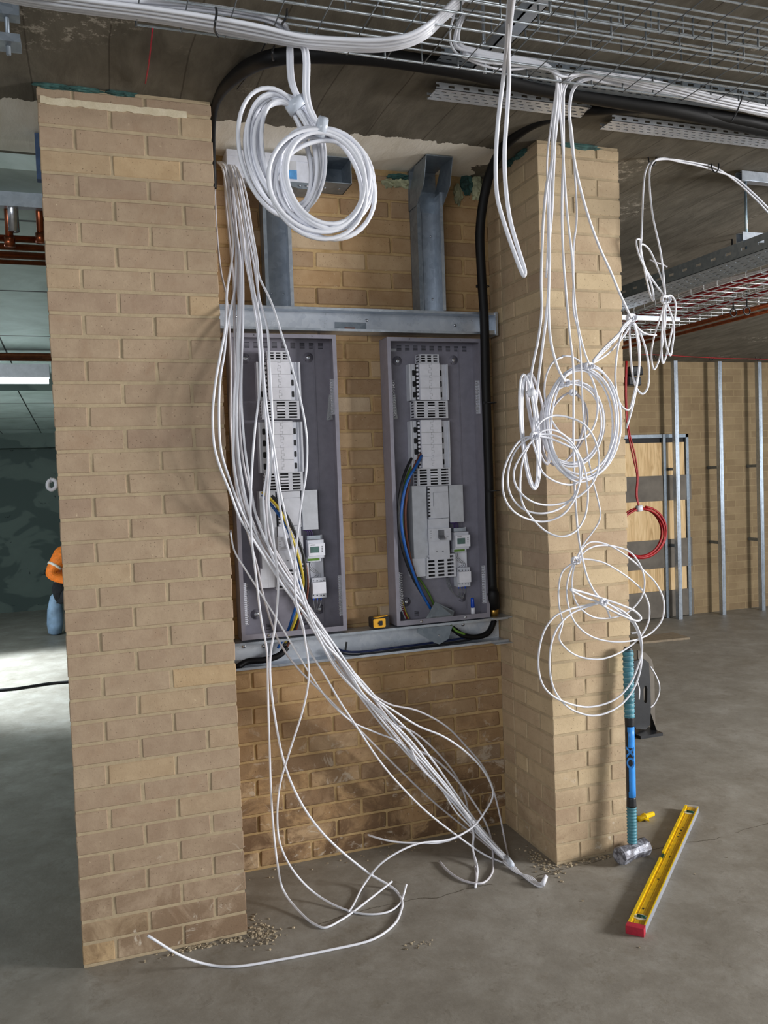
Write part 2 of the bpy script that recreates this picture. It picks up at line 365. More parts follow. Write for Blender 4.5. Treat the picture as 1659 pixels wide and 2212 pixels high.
M['rod'] = plain('threaded_rod', (150, 172, 186), .35, .8, .2, .5, 300)
M['foam'] = plain('grey_green_mortar_dab', (168, 170, 140), .9, 0, .25, .2, 20); M['foam2'] = plain('teal_packing', (62, 96, 92), .7, 0, .35, .3, 30)
M['pvc'] = plain('white_lagging', (206, 210, 222), .5, 0, .05); M['lbl'] = plain('blue_label', (86, 150, 208), .5)
M['hv'] = plain('orange_hi_vis', (232, 118, 24), .7); M['refl'] = plain('reflective_strip', (214, 206, 196), .3); M['skin'] = plain('skin', (196, 150, 124), .6)
M['cloth'] = plain('black_cloth', (24, 25, 30), .9); M['sack'] = plain('pale_blue_sack', (150, 176, 204), .6, 0, .2, .4, 6); M['hair'] = plain('dark_hair', (40, 32, 28), .8)
M['sand'] = plain('plank_wood', (142, 128, 108), .8); M['crumb'] = plain('brick_crumbs', (176, 162, 138), .95, 0, .4, .2, 60)
M['vial'] = plain('green_vial', (20, 70, 56), .2); M['vialw'] = plain('vial_surround', (224, 222, 200), .4); M['ink'] = plain('black_ink', (38, 34, 20), .6)
t = NT('tube_light'); t.base((250, 252, 255)); t.b.inputs['Emission Color'].default_value = (.85, .95, 1, 1); t.b.inputs['Emission Strength'].default_value = 5; M['lamp'] = t.m
t = NT('clear_bag'); t.base((214, 220, 222)); t.set(.15, 0, .5, .6, .75); M['bag'] = t.m
M['bluep'] = plain('blue_paint_patch', (66, 88, 122), .8)
# ---------------------------------------------------------------- the room
def S(mb, name, mat):
    o = mb.build(name, mat); o['kind'] = 'structure'; return o
CZ = 2.91
b = MB(); b.box(-9, 13, -7, 12, -.2, 0); S(b, 'floor', M['floor'])
b = MB(); sl = .054
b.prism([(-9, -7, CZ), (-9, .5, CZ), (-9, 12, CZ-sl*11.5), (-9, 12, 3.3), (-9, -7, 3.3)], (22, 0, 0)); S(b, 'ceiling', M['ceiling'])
jz = lambda n: (39.08-n)*.075
def course(mb, n, pieces, y0, dep, side=None):
    z0 = max(jz(n+1)+.005, .001); z1 = min(jz(n)-.005, CZ-.004)
    if n == 0: z1 = CZ-.012
    for i, (xa, xb, d) in enumerate(pieces):
        mb.col = (random.random()**.9, random.random(), 0, 1)
        dy = random.uniform(-.0008, .0008)
        mb.brick(xa, xb, y0+dy, y0+d, z0, z1)
def pier(name, x0, wdt, y0, y1, even, odd, mats, sides=(1, 1)):
    mb = MB(); j = .01
    for n in range(39):
        row = even if n % 2 == 0 else odd; x = x0; pcs = []
        for (l, d) in row: pcs.append((x, x+l, d)); x += l+j
        course(mb, n, pcs, y0, .1)
        z0 = max(jz(n+1)+.005, .001); z1 = min(jz(n)-.005, CZ-.012)
        for sd in (0, 1):
            if not sides[sd]: continue
            d = pcs[0][2] if sd == 0 else pcs[-1][2]
            y = y0+d+j; k = 0
            lens = [.1025, .11, .215] if d > .2 else [.215, .11, .215]
            while y < y1-.02:
                l = min(lens[k % 3], y1-y); k += 1
                mb.col = (random.random(), random.random(), 0, 1); e = random.uniform(-.0018, .0018)
                if sd == 0: mb.brick(x0+e, x0+.1, y, y+l, z0, z1)
                else: mb.brick(x0+wdt-.1, x0+wdt+e, y, y+l, z0, z1)
                y += l+j
    nb = len(mb.f)
    mb.m = 1; mb.col = (.5, .5, .5, 1); mb.box(x0+.0028, x0+wdt-.0028, y0+.0028, y1+.05, 0, CZ)
    return S(mb, name, mats)
h, f_, tq = .1025, .215, .15
pier('wall_pier_left', 0, .5525, 0, .47, [(h, .215), (f_, .1), (f_, .1)], [(f_, .1), (f_, .1), (h, .215)], [M['brick'], M['mortar']])
pier('wall_pier_right', 1.823, .3765, .0225, .47, [(h, .215), (tq, .1), (h+.004, .215)], [(tq, .1), (f_+.0015, .1)], [M['brick_r'], M['mortar']])
# fat white joint and torn packing above the left pier
mb = MB(); YB = .47
for n in range(39):
    x = 1.823-.005-(.1125 if n % 2 else .225)-.225*6
    z0 = max(jz(n+1)+.005, .001); z1 = jz(n)-.005 if n else 2.885
    while x < 1.82:
        a, c = max(x, .45), min(x+.215, 1.826); x += .225
        if c-a < .02: continue
        if n == 0 and (1.30 < (a+c)/2 < 1.42 or (a+c)/2 > 1.66): continue
        mb.col = (random.random(), random.random(), 0, 1); mb.brick(a, c, YB+random.uniform(-.002, .002), YB+.1, z0, z1, .004, .002)
mb.m = 1; mb.col = (.5, .5, .5, 1); mb.box(.3, 2.0, YB+.006, YB+.24, 0, CZ)
S(mb, 'wall_recess', [M['brick_b'], M['mortar_b']])
b = MB(); b.box(1.05, 1.25, .72, 11, 0, 3.0); S(b, 'bay_light_divider', M['dark_wall'])  # unseen divider added to keep light from crossing between the bays
b = MB(); b.box(1.25, 12.5, 4.5, 4.7, 0, 3.0); S(b, 'wall_right_far', M['far_brick'])
b = MB(); b.box(-8.5, 1.05, 9.0, 9.2, 0, 3.0); S(b, 'wall_left_far', M['dark_wall'])
# insulated soffit of the left bay with a downstand
b = MB(); zz = lambda y: CZ-sl*max(y-.5, 0)
b.prism([(-8, .62, zz(.62)-.06), (-8, 4.7, zz(4.7)-.06), (-8, 4.7, zz(4.7)+.02), (-8, .62, zz(.62)+.02)], (8.9, 0, 0))
b.prism([(-8, 4.98, zz(4.98)-.2), (-8, 8.99, zz(8.99)-.16), (-8, 8.99, zz(8.99)+.02), (-8, 4.98, zz(4.98)+.02)], (8.9, 0, 0)); S(b, 'ceiling_panels', M['panel'])
b = MB(); b.box(-8, 1.04, 4.98, 5.0, 2.45, 2.60); b.v = [(x, y-.015, z) for x, y, z in b.v]; S(b, 'trim_1', M['dark_wall'])  # dark facing stands in for the shaded face of the downstand
b = MB(); b.box(-8, 1.04, 8.7, 8.99, 2.12, 2.33); S(b, 'trim_2', M['dark_wall'])

def lump(name, c, r, mat, label=None, seed=0, parent=None):
    mb = MB(); n = 14; mb.smooth = False
    for i in range(n+1):
        for k in range(n):
            th = math.pi*i/n; ph = 2*math.pi*k/n
            d = Vector((math.sin(th)*math.cos(ph), math.sin(th)*math.sin(ph), math.cos(th)))
            q = 1+.45*noise.noise(d*2.3+Vector((seed, 0, 0)))+.2*noise.noise(d*6+Vector((0, seed, 0)))
            mb.v.append((c[0]+d.x*r[0]*q, c[1]+d.y*r[1]*q, c[2]+d.z*r[2]*q))
    for i in range(n):
        for k in range(n):
            mb.f.append([i*n+k, i*n+(k+1) % n, (i+1)*n+(k+1) % n, (i+1)*n+k]); mb.c.append((0, 0, 0, 1)); mb.mi.append(0); mb.sm.append(False)
    o = S(mb, name, mat); return o
k = 3
for (u, v, Y, rx, rz, mt) in ((862, 383, .47, .055, .012, 'foam2'), (868, 398, .47, .05, .02, 'foam'), (838, 398, .475, .03, .022, 'foam'), (905, 392, .47, .03, .022, 'foam'),
                              (1008, 398, .47, .03, .05, 'foam2'), (1030, 405, .465, .03, .055, 'foam'), (988, 420, .47, .02, .045, 'foam'), (1052, 398, .44, .02, .03, 'foam')):
    p = at(u, v, Y); lump('trim_%d' % k, p, (rx, .02, rz), M[mt], seed=k*1.7); k += 1
for (u, v, L) in ((115, 181, .06), (178, 188, .06), (260, 192, .05)):
    p = at(u, v, .01); lump('trim_%d' % k, (p.x, .0, 2.905), (L, .012, .010), M['foam2'], seed=k); k += 1
for (u, v, L) in ((1130, 320, .05), (1085, 360, .05)):
    p = at(u, v, .2); lump('trim_%d' % k, (1.822, p.y-.05+.1*(u < 1100), 2.90), (.012, L, .014), M['foam2'], seed=k); k += 1
p = at(1255, 310, .02); lump('trim_%d' % k, (p.x, .022, 2.902), (.09, .01, .012), M['foam2'], seed=k); k += 1
# fat pale joint over the top course of the left pier
b = MB(); NS = 40; up_ = []; lo_ = []
for i in range(NS+1):
    x = .010+.46*i/NS; up_.append((x, -.0035, 2.868+.006*noise.noise(Vector((x*30, 1, 0))))); lo_.append((x, -.0035, 2.845+.007*noise.noise(Vector((x*34, 5, 0)))))
b.prism(up_+lo_[::-1], (0, .02, 0))
S(b, 'trim_%d' % k, M['pale_mortar']); k += 1
b = MB(); b.box(-.028, -.004, .40, .44, 2.74, 2.905); S(b, 'trim_%d' % k, M['bluep']); k += 1
# floor debris at the foot of the piers
mb = MB()
def crumbs(cx, cy_, sx_, sy_, n, r):
    for _ in range(n):
        x = random.gauss(cx, sx_); y = random.gauss(cy_, sy_); q = random.uniform(.3, 1)*r
        if (x < .56 and y > -.004) or (1.815 < x < 2.205 and y > .016) or y > .46: continue
        a = random.random()*6
        mb.obox((x, y, q*.45), Vector((math.cos(a), math.sin(a), .2))*q, Vector((-math.sin(a), math.cos(a), .1))*q*.7, Vector((0, 0, .5))*q)
crumbs(.60, -.01, .03, .05, 110, .005); crumbs(.42, -.02, .10, .008, 90, .006); crumbs(1.79, .06, .025, .07, 90, .0055); crumbs(2.0, .005, .12, .008, 60, .006)
crumbs(1.2, .40, .5, .03, 60, .004); crumbs(1.10, -.30, .04, .012, 16, .004); crumbs(2.6, .0, .6, .4, 18, .004)
top(mb, 'brick_crumbs', M['crumb'], 'small crumbs of brick and mortar on the floor at the feet of the piers', 'debris', kind='stuff')

# ---------------------------------------------------------------- galvanised channels in the recess
def channel(name, x0, x1, z0, z1, y0, y1, vertical, label, group, top_kink=False):
    """U section open to the room: web at the back (y1), flanges at the sides"""
    t_ = .0025; cx = (x0+x1)/2
    root = empty(name, (cx, y1, z0), label, 'metal channel', group)
    mb = MB(); mb.box(x0, x1, y1-t_, y1, z0, z1)
    if vertical:
        mb.box(cx-.001, cx+.001, y1-t_-.003, y1-t_, z0, z1)
    mb.build('web', M['galv'] if vertical else M['galv_b'], root)  # horizontal webs get a lighter base in place of a bright reflection
    for s in (0, 1):
        mb = MB()
        if vertical:
            a = x0 if s == 0 else x1-t_; mb.box(a, a+t_, y0, y1, z0, z1)
            mb.box(*((x0-.004, x0+.010) if s == 0 else (x1-.010, x1+.004)), y0-.002, y0, z0, z1)
        else:
            a = z0 if s == 0 else z1-t_; mb.box(x0, x1, y0, y1, a, a+t_)
            mb.box(x0, x1, y0-.002, y0, *((z0, z0+.010) if s == 0 else (z1-.010, z1)))
        mb.build('flange', M['galv'] if s or not vertical else M['galv_d'], root)
    return root
def screw(root, p, r=.007, n=(0, -1, 0)):
    mb = MB(); mb.lathe([(r, 0), (r*.95, .002), (r*.6, .004), (0.0005, .0045)], p, n, 12); mb.build('screw', M['screw'], root)
G1 = 'vertical channels above the top rail'
va = channel('steel_channel', .800, .905, 2.305, 2.80, .385, .468, True, 'upright galvanised channel behind the hanging cable coils', G1)
vb = channel('steel_channel', 1.452, 1.563, 2.305, 2.80, .375, .468, True, 'upright galvanised channel with a cranked top, right of the coils', G1)
for (r_, xx) in ((va, (.835, .885)), (vb, (1.495, 1.545))):
    for zq in (2.37, 2.64):
        if r_ is va and zq > 2.5: continue
        for x in xx: screw(r_, (x, .4655, zq), .005)
# cranked head of the right-hand channel
mb = MB(); x0, x1 = 1.448, 1.567; ya, yb = .375, .468
for xs in (x0, x1-.0025):
    mb.prism([(xs, ya, 2.74), (xs, yb, 2.74), (xs, yb-.02, 2.82), (xs, yb-.09, 2.905), (xs, ya-.12, 2.905), (xs, ya-.085, 2.80)], (.0025, 0, 0))
mb.prism([(x0, yb-.003, 2.74), (x0, yb-.023, 2.82), (x0, yb-.023, 2.905), (x0, yb, 2.905), (x0, yb, 2.74)], (x1-x0, 0, 0))
mb.box(x0, x1, ya-.12, yb, 2.902, 2.906)
mb.build('cranked_head', M['galv_d'], vb)
ra = channel('steel_channel', .56, 1.80, 2.208, 2.302, .372, .468, False, 'horizontal galvanised channel above the two open distribution boards', 'horizontal channels')
mb = MB(); mb.box(1.795, 1.806, .366, .468, 2.204, 2.306); mb.box(1.745, 1.795, .371, .374, 2.208, 2.225); mb.build('end_cap', M['galv'], ra)
mb = MB(); mb.box(1.10, 1.235, .462, .4655, 2.215, 2.262); mb.build('foil_patch', M['galv_d'], ra)
mb = MB(); mb.box(1.14, 1.185, .4605, .4620, 2.219, 2.24); mb.build('rust_mark', M['brown'], ra)
for (u, v) in ((509, 684), (792, 692), (983, 703)): p = at(u, v, .4655); screw(ra, p, .007)
rb = channel('steel_channel', .60, 1.815, .862, .972, .372, .468, False, 'horizontal galvanised channel carrying the two distribution boards, loose cables inside', 'horizontal channels')
mb = MB(); mb.box(1.73, 1.822, .345, .468, .9725, .9765); mb.box(1.74, 1.822, .35, .468, .8575, .8615); mb.build('end_plate', M['galv'], rb)
for (u, v) in ((527, 1396), (570, 1396), (1000, 1349)): screw(rb, at(u, v, .4655), .009)
mb = MB(); mb.obox(at(747, 1398, .42), (.004, 0, .022), (0, .001, 0), (.004, 0, -.001)); mb.build('cut_tab', M['blackp'], rb)
# cables lying inside the bottom channel
def cable(name, pts, r, mat, label=None, cat=None, group=None, parent=None, k=6, n=6, rs=None):
    mb = MB(); P = smooth_path(pts, k)
    if isinstance(r, list): r = [lerp_tab(list(enumerate(r)), i/k) for i in range(len(P))]
    mb.tube(P, r, n)
    if parent is not None: return mb.build(name, mat, parent)
    return top(mb, name, mat, label, cat, group)
for i, (c0, dz) in enumerate((('blackp', 0), ('navy', .010), ('grey_core', .003))):
    pts = [(1.745-.02*i, .43, .885+dz), (1.6, .42+.01*i, .874+dz), (1.35, .40+.012*i, .871+dz), (1.1, .41, .871+dz), (1.02+.01*i, .43, .89+dz)]
    cable('loose_core', pts, .005, M[c0], ['thin black core lying along the bottom channel', 'thin dark blue core lying along the bottom channel', 'thin grey core lying along the bottom channel'][i], 'cable', 'loose cores in the bottom channel')

# white lagged duct and grey box at the head of the recess
root = empty('duct', (.86, .47, 2.79), 'white wrapped duct with a blue label under the soffit, behind the coils', 'duct')
mb = MB(); mb.box(.66, 1.03, .36, .468, 2.79, 2.895); mb.box(.78, .782, .357, .36, 2.79, 2.895); mb.box(.66, 1.03, .358, .361, 2.87, 2.872); mb.build('body', M['pvc'], root)
mb = MB(); mb.box(.885, .935, .3585, .3598, 2.80, 2.835); mb.build('label_sticker', M['lbl'], root)
mb = MB(); mb.box(.885, .935, .3588, .3599, 2.835, 2.87); mb.build('label_sticker', M['cov'], root)
root = empty('junction_box', (1.09, .46, 2.78), 'open grey steel box under the soffit, right of the white duct', 'metal box')
mb = MB(); t_ = .003; x0, x1, y0, y1, z0, z1 = 1.03, 1.155, .335, .468, 2.79, 2.895
for bx in ((x0, x1, y1-t_, y1, z0, z1), (x0, x0+t_, y0, y1, z0, z1), (x1-t_, x1, y0, y1, z0, z1), (x0, x1, y0, y1, z0, z0+t_), (x0, x1, y0, y1, z1-t_, z1)): mb.box(*bx)
mb.build('body', M['galv_d'], root)
for x in (1.06, 1.12): screw(root, (x, .40, 2.79), .005, (0, 0, -1))
mb = MB(); mb.prism([(.90, .36, 2.79), (1.03, .36, 2.79), (1.03, .36, 2.765), (.94, .36, 2.765), (.90, .36, 2.775)], (0, .1, 0)); mb.build('bracket', M['galv_d'], root)
for x in (.945, .975, 1.005): screw(root, (x, .3595, 2.776), .004)

# ---------------------------------------------------------------- distribution boards
def rrect(cx_, cz_, hw, hh, r, y, n=5):
    P = []
    for (sx_, sz_, a0) in ((1, 1, 0), (-1, 1, 90), (-1, -1, 180), (1, -1, 270)):
        for i in range(n+1):
            a = math.radians(a0+90*i/n); P.append((cx_+sx_*(hw-r)+math.cos(a)*r, y, cz_+sz_*(hh-r)+math.sin(a)*r))
    return P
BX0, BX1, BZ0, BZ1, BF, BB = 1.292, 1.727, .978, 2.188, .37, .463
def board():
    R = empty('distribution_board', (BX0, BB, BZ0))
    t_ = .002
    mb = MB(); mb.box(BX0, BX1, BB-t_, BB, BZ0, BZ1)
    for bx in ((BX0, BX0+t_, BF, BB, BZ0, BZ1), (BX1-t_, BX1, BF, BB, BZ0, BZ1), (BX0, BX1, BF, BB, BZ0, BZ0+t_), (BX0, BX1, BF, BB, BZ1-t_, BZ1)): mb.box(*bx)
    # returned lips
    L = .016
    mb.box(BX0, BX0+L, BF-t_, BF, BZ0, BZ1); mb.box(BX1-L, BX1, BF-t_, BF, BZ0, BZ1)
    mb.box(BX0+L, BX1-L, BF-t_, BF, BZ1-L, BZ1); mb.box(BX0+L, BX1-L, BF-t_, BF, BZ0, BZ0+L*1.3)
    mb.box(BX1-.075, BX1-.071, BB-.006, BB, BZ0+.03, BZ1-.03)
    mb.build('enclosure', M['enc'], R)
    Q = lambda u, v, Y=.455: at(u, v, Y)
    # louvre slots
    mb = MB()
    for i in range(9):
        c = Q(862+17.6*i, 752-.5*0+0.2*i, .4605)
        for k_ in range(5): mb.box(c.x-.010, c.x+.010, .4595, .4612, c.z+.008-.005*k_, c.z+.0102-.005*k_)
    for uu in (900, 972):
        c = Q(uu, 1325 if uu < 950 else 1316, .4605)
        for k_ in range(5): mb.box(c.x-.010, c.x+.010, .4595, .4612, c.z+.008-.005*k_, c.z+.0102-.005*k_)
    mb.build('vent_slots', M['enc_d'], R)
    for (u, v) in ((858, 780), (979, 778), (877, 1300), (998, 1290)):
        c = Q(u, v, .461); mb = MB(); mb.lathe([(.021, 0), (.021, .002), (.017, .004), (.016, .001)], c, (0, -1, 0), 20)
        b_ = mb.build('fixing_boss', M['enc'], R)
        mb = MB(); mb.lathe([(.010, 0), (.010, .006), (.006, .008), (.0005, .008)], c, (0, -1, 0), 16); mb.build('screw_head', M['screw'], b_, R.location)
    def panel(name, u0, v0, u1, v1, y0, y1, mat, parent=None):
        a = Q(u0, v0, y0); c = Q(u1, v1, y0); mb = MB(); mb.box(a.x, c.x, y0, y1, c.z, a.z); return mb.build(name, mat, parent or R, R.location)
    # breaker banks
    for (va, vb_, nk, nslot) in ((785, 865, 9, 3), (908, 1010, 12, 4)):
        sh = 0 if nk == 9 else 3.2
        a = Q(884+sh, va+2, .425); c = Q(966.5+sh*1.4, vb_, .425); cx0 = Q(906+sh, va, .40).x; cx1 = Q(949+sh*1.3, va, .40).x
        z1, z0 = a.z, c.z
        for s, (xa, xb) in enumerate(((a.x, cx0-.004), (cx1+.002, c.x))):
            mb = MB(); mb.box(xa, xb, .425, .43, z0, z1)
            if s == 0: mb.box(xa-.004, xa+.003, .418, .46, z0, z1)
            else: mb.box(xb-.003, xb+.004, .418, .46, z0, z1); mb.box(xb-.014, xb-.011, .421, .426, z0, z1)
            pl = mb.build('pan_plate', M['abs'], R)
            n = nslot
            for i in range(n):
                mb = MB()
                zc = z1-(i+.8)*(z1-z0)/(n+.35); xc = (xa+.55*(xb-xa)) if s == 0 else xa+.012
                hw = .0065 if s == 0 else .005
                mb.prism(rrect(xc, zc, hw, .012, hw*.6, .4242), (0, .0012, 0))
                mb.build('knockout_slot', M['enc_d'], pl, R.location)
        mb = MB(); mb.box(cx0-.012, cx0+.001, .415, .46, z0, z1); mb.build('busbar_shroud', M['enc_d'], R)
        mb = MB()
        for i in range(nk):
            zc = z1-(i+.5)*(z1-z0)/nk; mb.lathe([(.0055, 0), (.0055, .006), (.004, .008), (.0004, .008)], (cx0-.0065, .415, zc), (0, -1, 0), 10)
        mb.build('busbar_pegs', M['abs_w'], R)
        mb = MB(); mb.box(cx0, cx1, .398, .455, z0, z1+.003); cv = mb.build('blank_cover', M['abs_w'], R)
        mb = MB(); nr = 3 if nk == 9 else 4
        for i in range(nr): zc = z0+(i+1)*(z1-z0)/(nr); mb.box(cx0, cx1, .3975, .3982, zc-.0008, zc)
        xm = cx0+(cx1-cx0)*.52
        for i in range(int((z1-z0)/.011)): 
            zc = z1-.006-i*.011; s_ = .0045 if i % 3 else .007
            mb.box(xm-s_, xm+s_, .3975, .3982, zc, zc+.0006)
            mb.box(xm-s_ if i % 2 else xm+s_-.0006, xm-s_+.0006 if i % 2 else xm+s_, .3975, .3982, zc, zc+.011)
        mb.build('cover_markings', M['grey_core'], cv, R.location)
    # slotted shrouds
    for (u0, v0, u1, v1, rows) in ((907, 765, 947, 784, 3), (896, 866, 967, 903, 6), (902, 1012, 973, 1048, 6), (921, 1200, 984, 1245, 6)):
        a = Q(u0, v0, .40); c = Q(u1, v1, .40); mb = MB(); W_ = c.x-a.x; H_ = a.z-c.z
        mb.frame_plate((a.x, .398, c.z), (1, 0, 0), (0, 0, 1), (0, 1, 0), W_, H_, .004, W_/3, W_/3*.68, rows, H_/rows*.56, 0)
        mb.frame_plate((a.x-.002, .398, c.z), (0, 0, 1), (0, 1, 0), (-1, 0, 0), H_, .05, .002, H_/rows, H_/rows*.5, 1, .036, 0)
        mb.frame_plate((c.x+.002, .398, c.z), (0, 0, 1), (0, 1, 0), (-1, 0, 0), H_, .05, .002, H_/rows, H_/rows*.5, 1, .036, 0)
        sh_ = mb.build('slotted_shroud', M['abs'], R)
        mb = MB(); mb.box(a.x+.006, c.x-.006, .43, .44, c.z+.003, a.z-.003); mb.build('dark_core', M['enc_d'], sh_, R.location)
        if rows == 6 and v0 < 1100:
            mb = MB(); cx_ = (a.x+c.x)/2
            for q in (.5, .64): mb.box(cx_-.016, cx_+.016, .396, .3985, c.z+H_*q-.004, c.z+H_*q+.004)
            mb.build('rating_tab', M['abs_w'], sh_, R.location)
    # incoming section
    a = Q(889, 1050, .40); c = Q(925, 1205, .40); mb = MB(); mb.box(a.x, c.x, .398, .455, c.z, a.z); mb.build('side_cover', M['cov'], R)
    a2 = Q(891, 1207, .40); c2 = Q(920, 1245, .40); mb = MB(); mb.box(a2.x, c2.x, .402, .455, c2.z, a2.z); mb.box(a2.x+.03, a2.x+.0305, .4015, .403, c2.z, a2.z-.012); mb.build('side_cover', M['abs'], R)
    panel('side_cover', 970, 1048, 1002, 1127, .405, .455, M['cov'])
    mb = MB(); a = Q(923, 1051, .40)
    for i in range(9):
        zc = Q(924, 1057+7.2*i, .40).z; mb.box(a.x-.001, a.x+.009, .3965, .40, zc-.003, zc+.003)
    mb.build('comb_teeth', M['enc_d'], R)
    sw = panel('isolator', 925, 1051, 970, 1122, .399, .455, M['abs'])
    a = Q(936, 1064, .398); c = Q(969, 1092, .398); mb = MB(); mb.box(a.x-.001, a.x, .3975, .40, c.z, a.z); mb.box(a.x, c.x, .3975, .399, a.z, a.z+.0008); mb.build('cover_seam', M['grey_core'], sw, R.location)
    mb = MB()
    for (v) in (1121, 1129, 1143):
        z_ = Q(925, v, .398).z; mb.box(Q(925, v, .398).x, Q(972, v, .398).x, .3965, .3985, z_-.0006, z_+.0006)
    mb.build('cover_seam', M['grey_core'], sw, R.location)
    mb = MB()
    for (u, v) in ((939, 1122), (955, 1122), (941, 1131), (957, 1131), (943, 1183), (958, 1183)): mb.lathe([(.0045, 0), (.0045, .003), (.0004, .003)], Q(u, v, .398), (0, -1, 0), 10)
    mb.build('terminal_screws', M['screw'], sw, R.location)
    blk = panel('isolator', 925, 1122, 972, 1206, .392, .455, M['abs'])
    f2 = panel('switch_front', 926, 1143, 975, 1167, .380, .392, M['abs'], blk)
    a = Q(946, 1145, .38); c = Q(959, 1162, .38); mb = MB(); mb.box(a.x, c.x, .376, .3805, c.z, a.z); mb.prism([(a.x+.001, .378, c.z+.014), (a.x+.001, .362, c.z+.001), (a.x+.001, .362, c.z-.006), (a.x+.001, .38, c.z)], (c.x-a.x-.002, 0, 0)); mb.build('toggle', M['grey_core'], blk, R.location)
    mb = MB()
    for i, (u, v) in enumerate(((931, 1147), (931, 1152), (931, 1157), (931, 1162), (967, 1149), (967, 1159))): p = Q(u, v, .379); mb.box(p.x-.005, p.x+.004, .3792, .38, p.z-.0008, p.z+.0004)
    for (u, v) in ((944, 1190), (957, 1190)): p = Q(u, v, .391); mb.box(p.x-.004, p.x+.004, .391, .392, p.z-.003, p.z)
    mb.build('printed_marks', M['grey_core'], blk, R.location)
    # meter and contactor on a white back plate
    bp = panel('back_plate', 981, 1140, 1009, 1226, .435, .44, M['abs_w'])
    mt = empty('meter_mount', R.location) if False else None
    me_ = panel('meter', 981, 1150, 1013, 1185, .402, .435, M['abs'])
    panel('meter_face', 984, 1157, 1016, 1180, .388, .402, M['abs_w'], me_)
    panel('screen', 988, 1163, 1005, 1174.5, .3865, .388, M['lcd'], me_)
    mb = MB()
    for i in range(4): p = Q(1010.5, 1162+3.6*i, .387); mb.box(p.x-.002, p.x+.003, .3868, .388, p.z-.001, p.z+.0012)
    mb.build('buttons', M['enc_d'], me_, R.location)
    panel('terminal_block', 980, 1141, 1006, 1147, .405, .435, M['galv'], me_)
    panel('terminal_block', 980, 1186, 1007, 1192, .405, .435, M['abs'], me_)
    panel('green_terminal', 981, 1187.5, 1004, 1190.5, .4035, .405, M['green'], me_)
    fo = text('EATON', .0062, .0002, M['ink'], me_)
    p = Q(988, 1160.8, .3877); fo.location = p-R.location; fo.rotation_euler = (math.pi/2, 0, 0)
    ct = panel('contactor', 988, 1227, 1016, 1266, .412, .455, M['abs'])
    panel('contactor_face', 992, 1236, 1018, 1257, .385, .412, M['abs_w'], ct)
    mb = MB()
    for i in range(4):
        for v in (1232, 1261.5): p = Q(991.5+7.2*i-(2 if i == 3 else 0), v, .411); mb.lathe([(.0022, 0), (.0022, .0012), (.0003, .0012)], p, (0, -1, 0), 8)
    mb.build('terminal_screws', M['enc_d'], ct, R.location)
    for i in range(3):
        a = Q(983+3.2*i, 1191, .41); e = Q(990+7*i, 1226, .42)
        cable('control_wire', [a, Q(983+3*i, 1203, .40), Q(990+5*i, 1213, .40), Q(999+3*i, 1218, .405), e], .0011, M['grey_core'], parent=R, k=5)
    for i in range(3):
        a = Q(991+7*i, 1266, .42); cable('control_wire', [a, Q(991+7*i, 1276, .41), Q(992+3*i, 1290, .415), Q(982, 1284, .42), Q(972-3*i, 1262, .43), Q(968-2*i, 1246, .44)], .0022, M['grey_core'], parent=R, k=5)
        mb = MB(); mb.cyl(Q(991+7*i, 1266, .42), Q(991+7*i, 1272, .413), .0028, 8); mb.build('ferrule', M['mcl'], R)
    for i in range(3):
        cable('control_wire', [Q(970+3*i, 1128, .43), Q(974+4*i, 1129.5-i, .41), Q(980+4*i, 1131, .405), Q(981+4*i, 1141, .41)], .0028, M['purple'], parent=R, k=5)
    # neutral and earth bars: toothed strips
    for (u0, v0, u1, v1) in ((846.5, 822, 850, 900), (1029, 822, 1026, 894), (864, 1236, 866, 1321), (1037, 1222, 1045, 1303)):
        a = Q(u0, v0, .395); c = Q(u1, v1, .395); xm = (a.x+c.x)/2; mb = MB(); xs = (BX0+.0025) if xm < 1.5 else BX1-.0025
        mb.box(min(xs, xm), max(xs, xm), .392, .394, c.z, a.z); nb = mb.build('terminal_bar', M['abs_w'], R)
        mb = MB(); nn = 22
        for i in range(nn):
            zc = a.z-(i+.5)*(a.z-c.z)/nn; mb.box(xm-.004, xm+.004, .380, .392, zc-.0012, zc+.0012); mb.lathe([(.0015, 0), (.0015, .006), (.0003, .006)], (xm+.003*(-1)**i, .380, zc), (0, -1, 0), 6)
        mb.build('bar_screws', M['strip'], nb, R.location)
    a = Q(848, 753, .4605); mb = MB(); mb.box(a.x-.01, a.x+.014, .459, .461, a.z-.012, a.z); mb.build('rating_sticker', M['cov'], R)
    for (x, z_) in ((BX0+.10, BZ1-.007), (BX1-.10, BZ1-.007)):
        mb = MB(); mb.lathe([(.002, 0), (.002, .0008), (.0003, .0008)], (x, BF-t_, z_), (0, -1, 0), 8); mb.build('pilot_hole', M['enc_d'], R)
    for x in (BX0+.11, BX1-.12): 
        mb = MB(); mb.lathe([(.006, 0), (.006, .003), (.0005, .004)], (x, BF-t_, BZ0+.011), (0, -1, 0), 12); mb.build('lid_screw', M['screw'], R)
    return R
B1 = board(); tag(B1, 'open grey distribution board on the right, fed by thick blue and brown cores', 'electrical panel', 'open distribution boards')
B2 = copy_tree(B1); B2.location.x -= .654; B2.location.z += .004
tag(B2, 'open grey distribution board on the left, behind the falling bundle of white cables', 'electrical panel', 'open distribution boards')

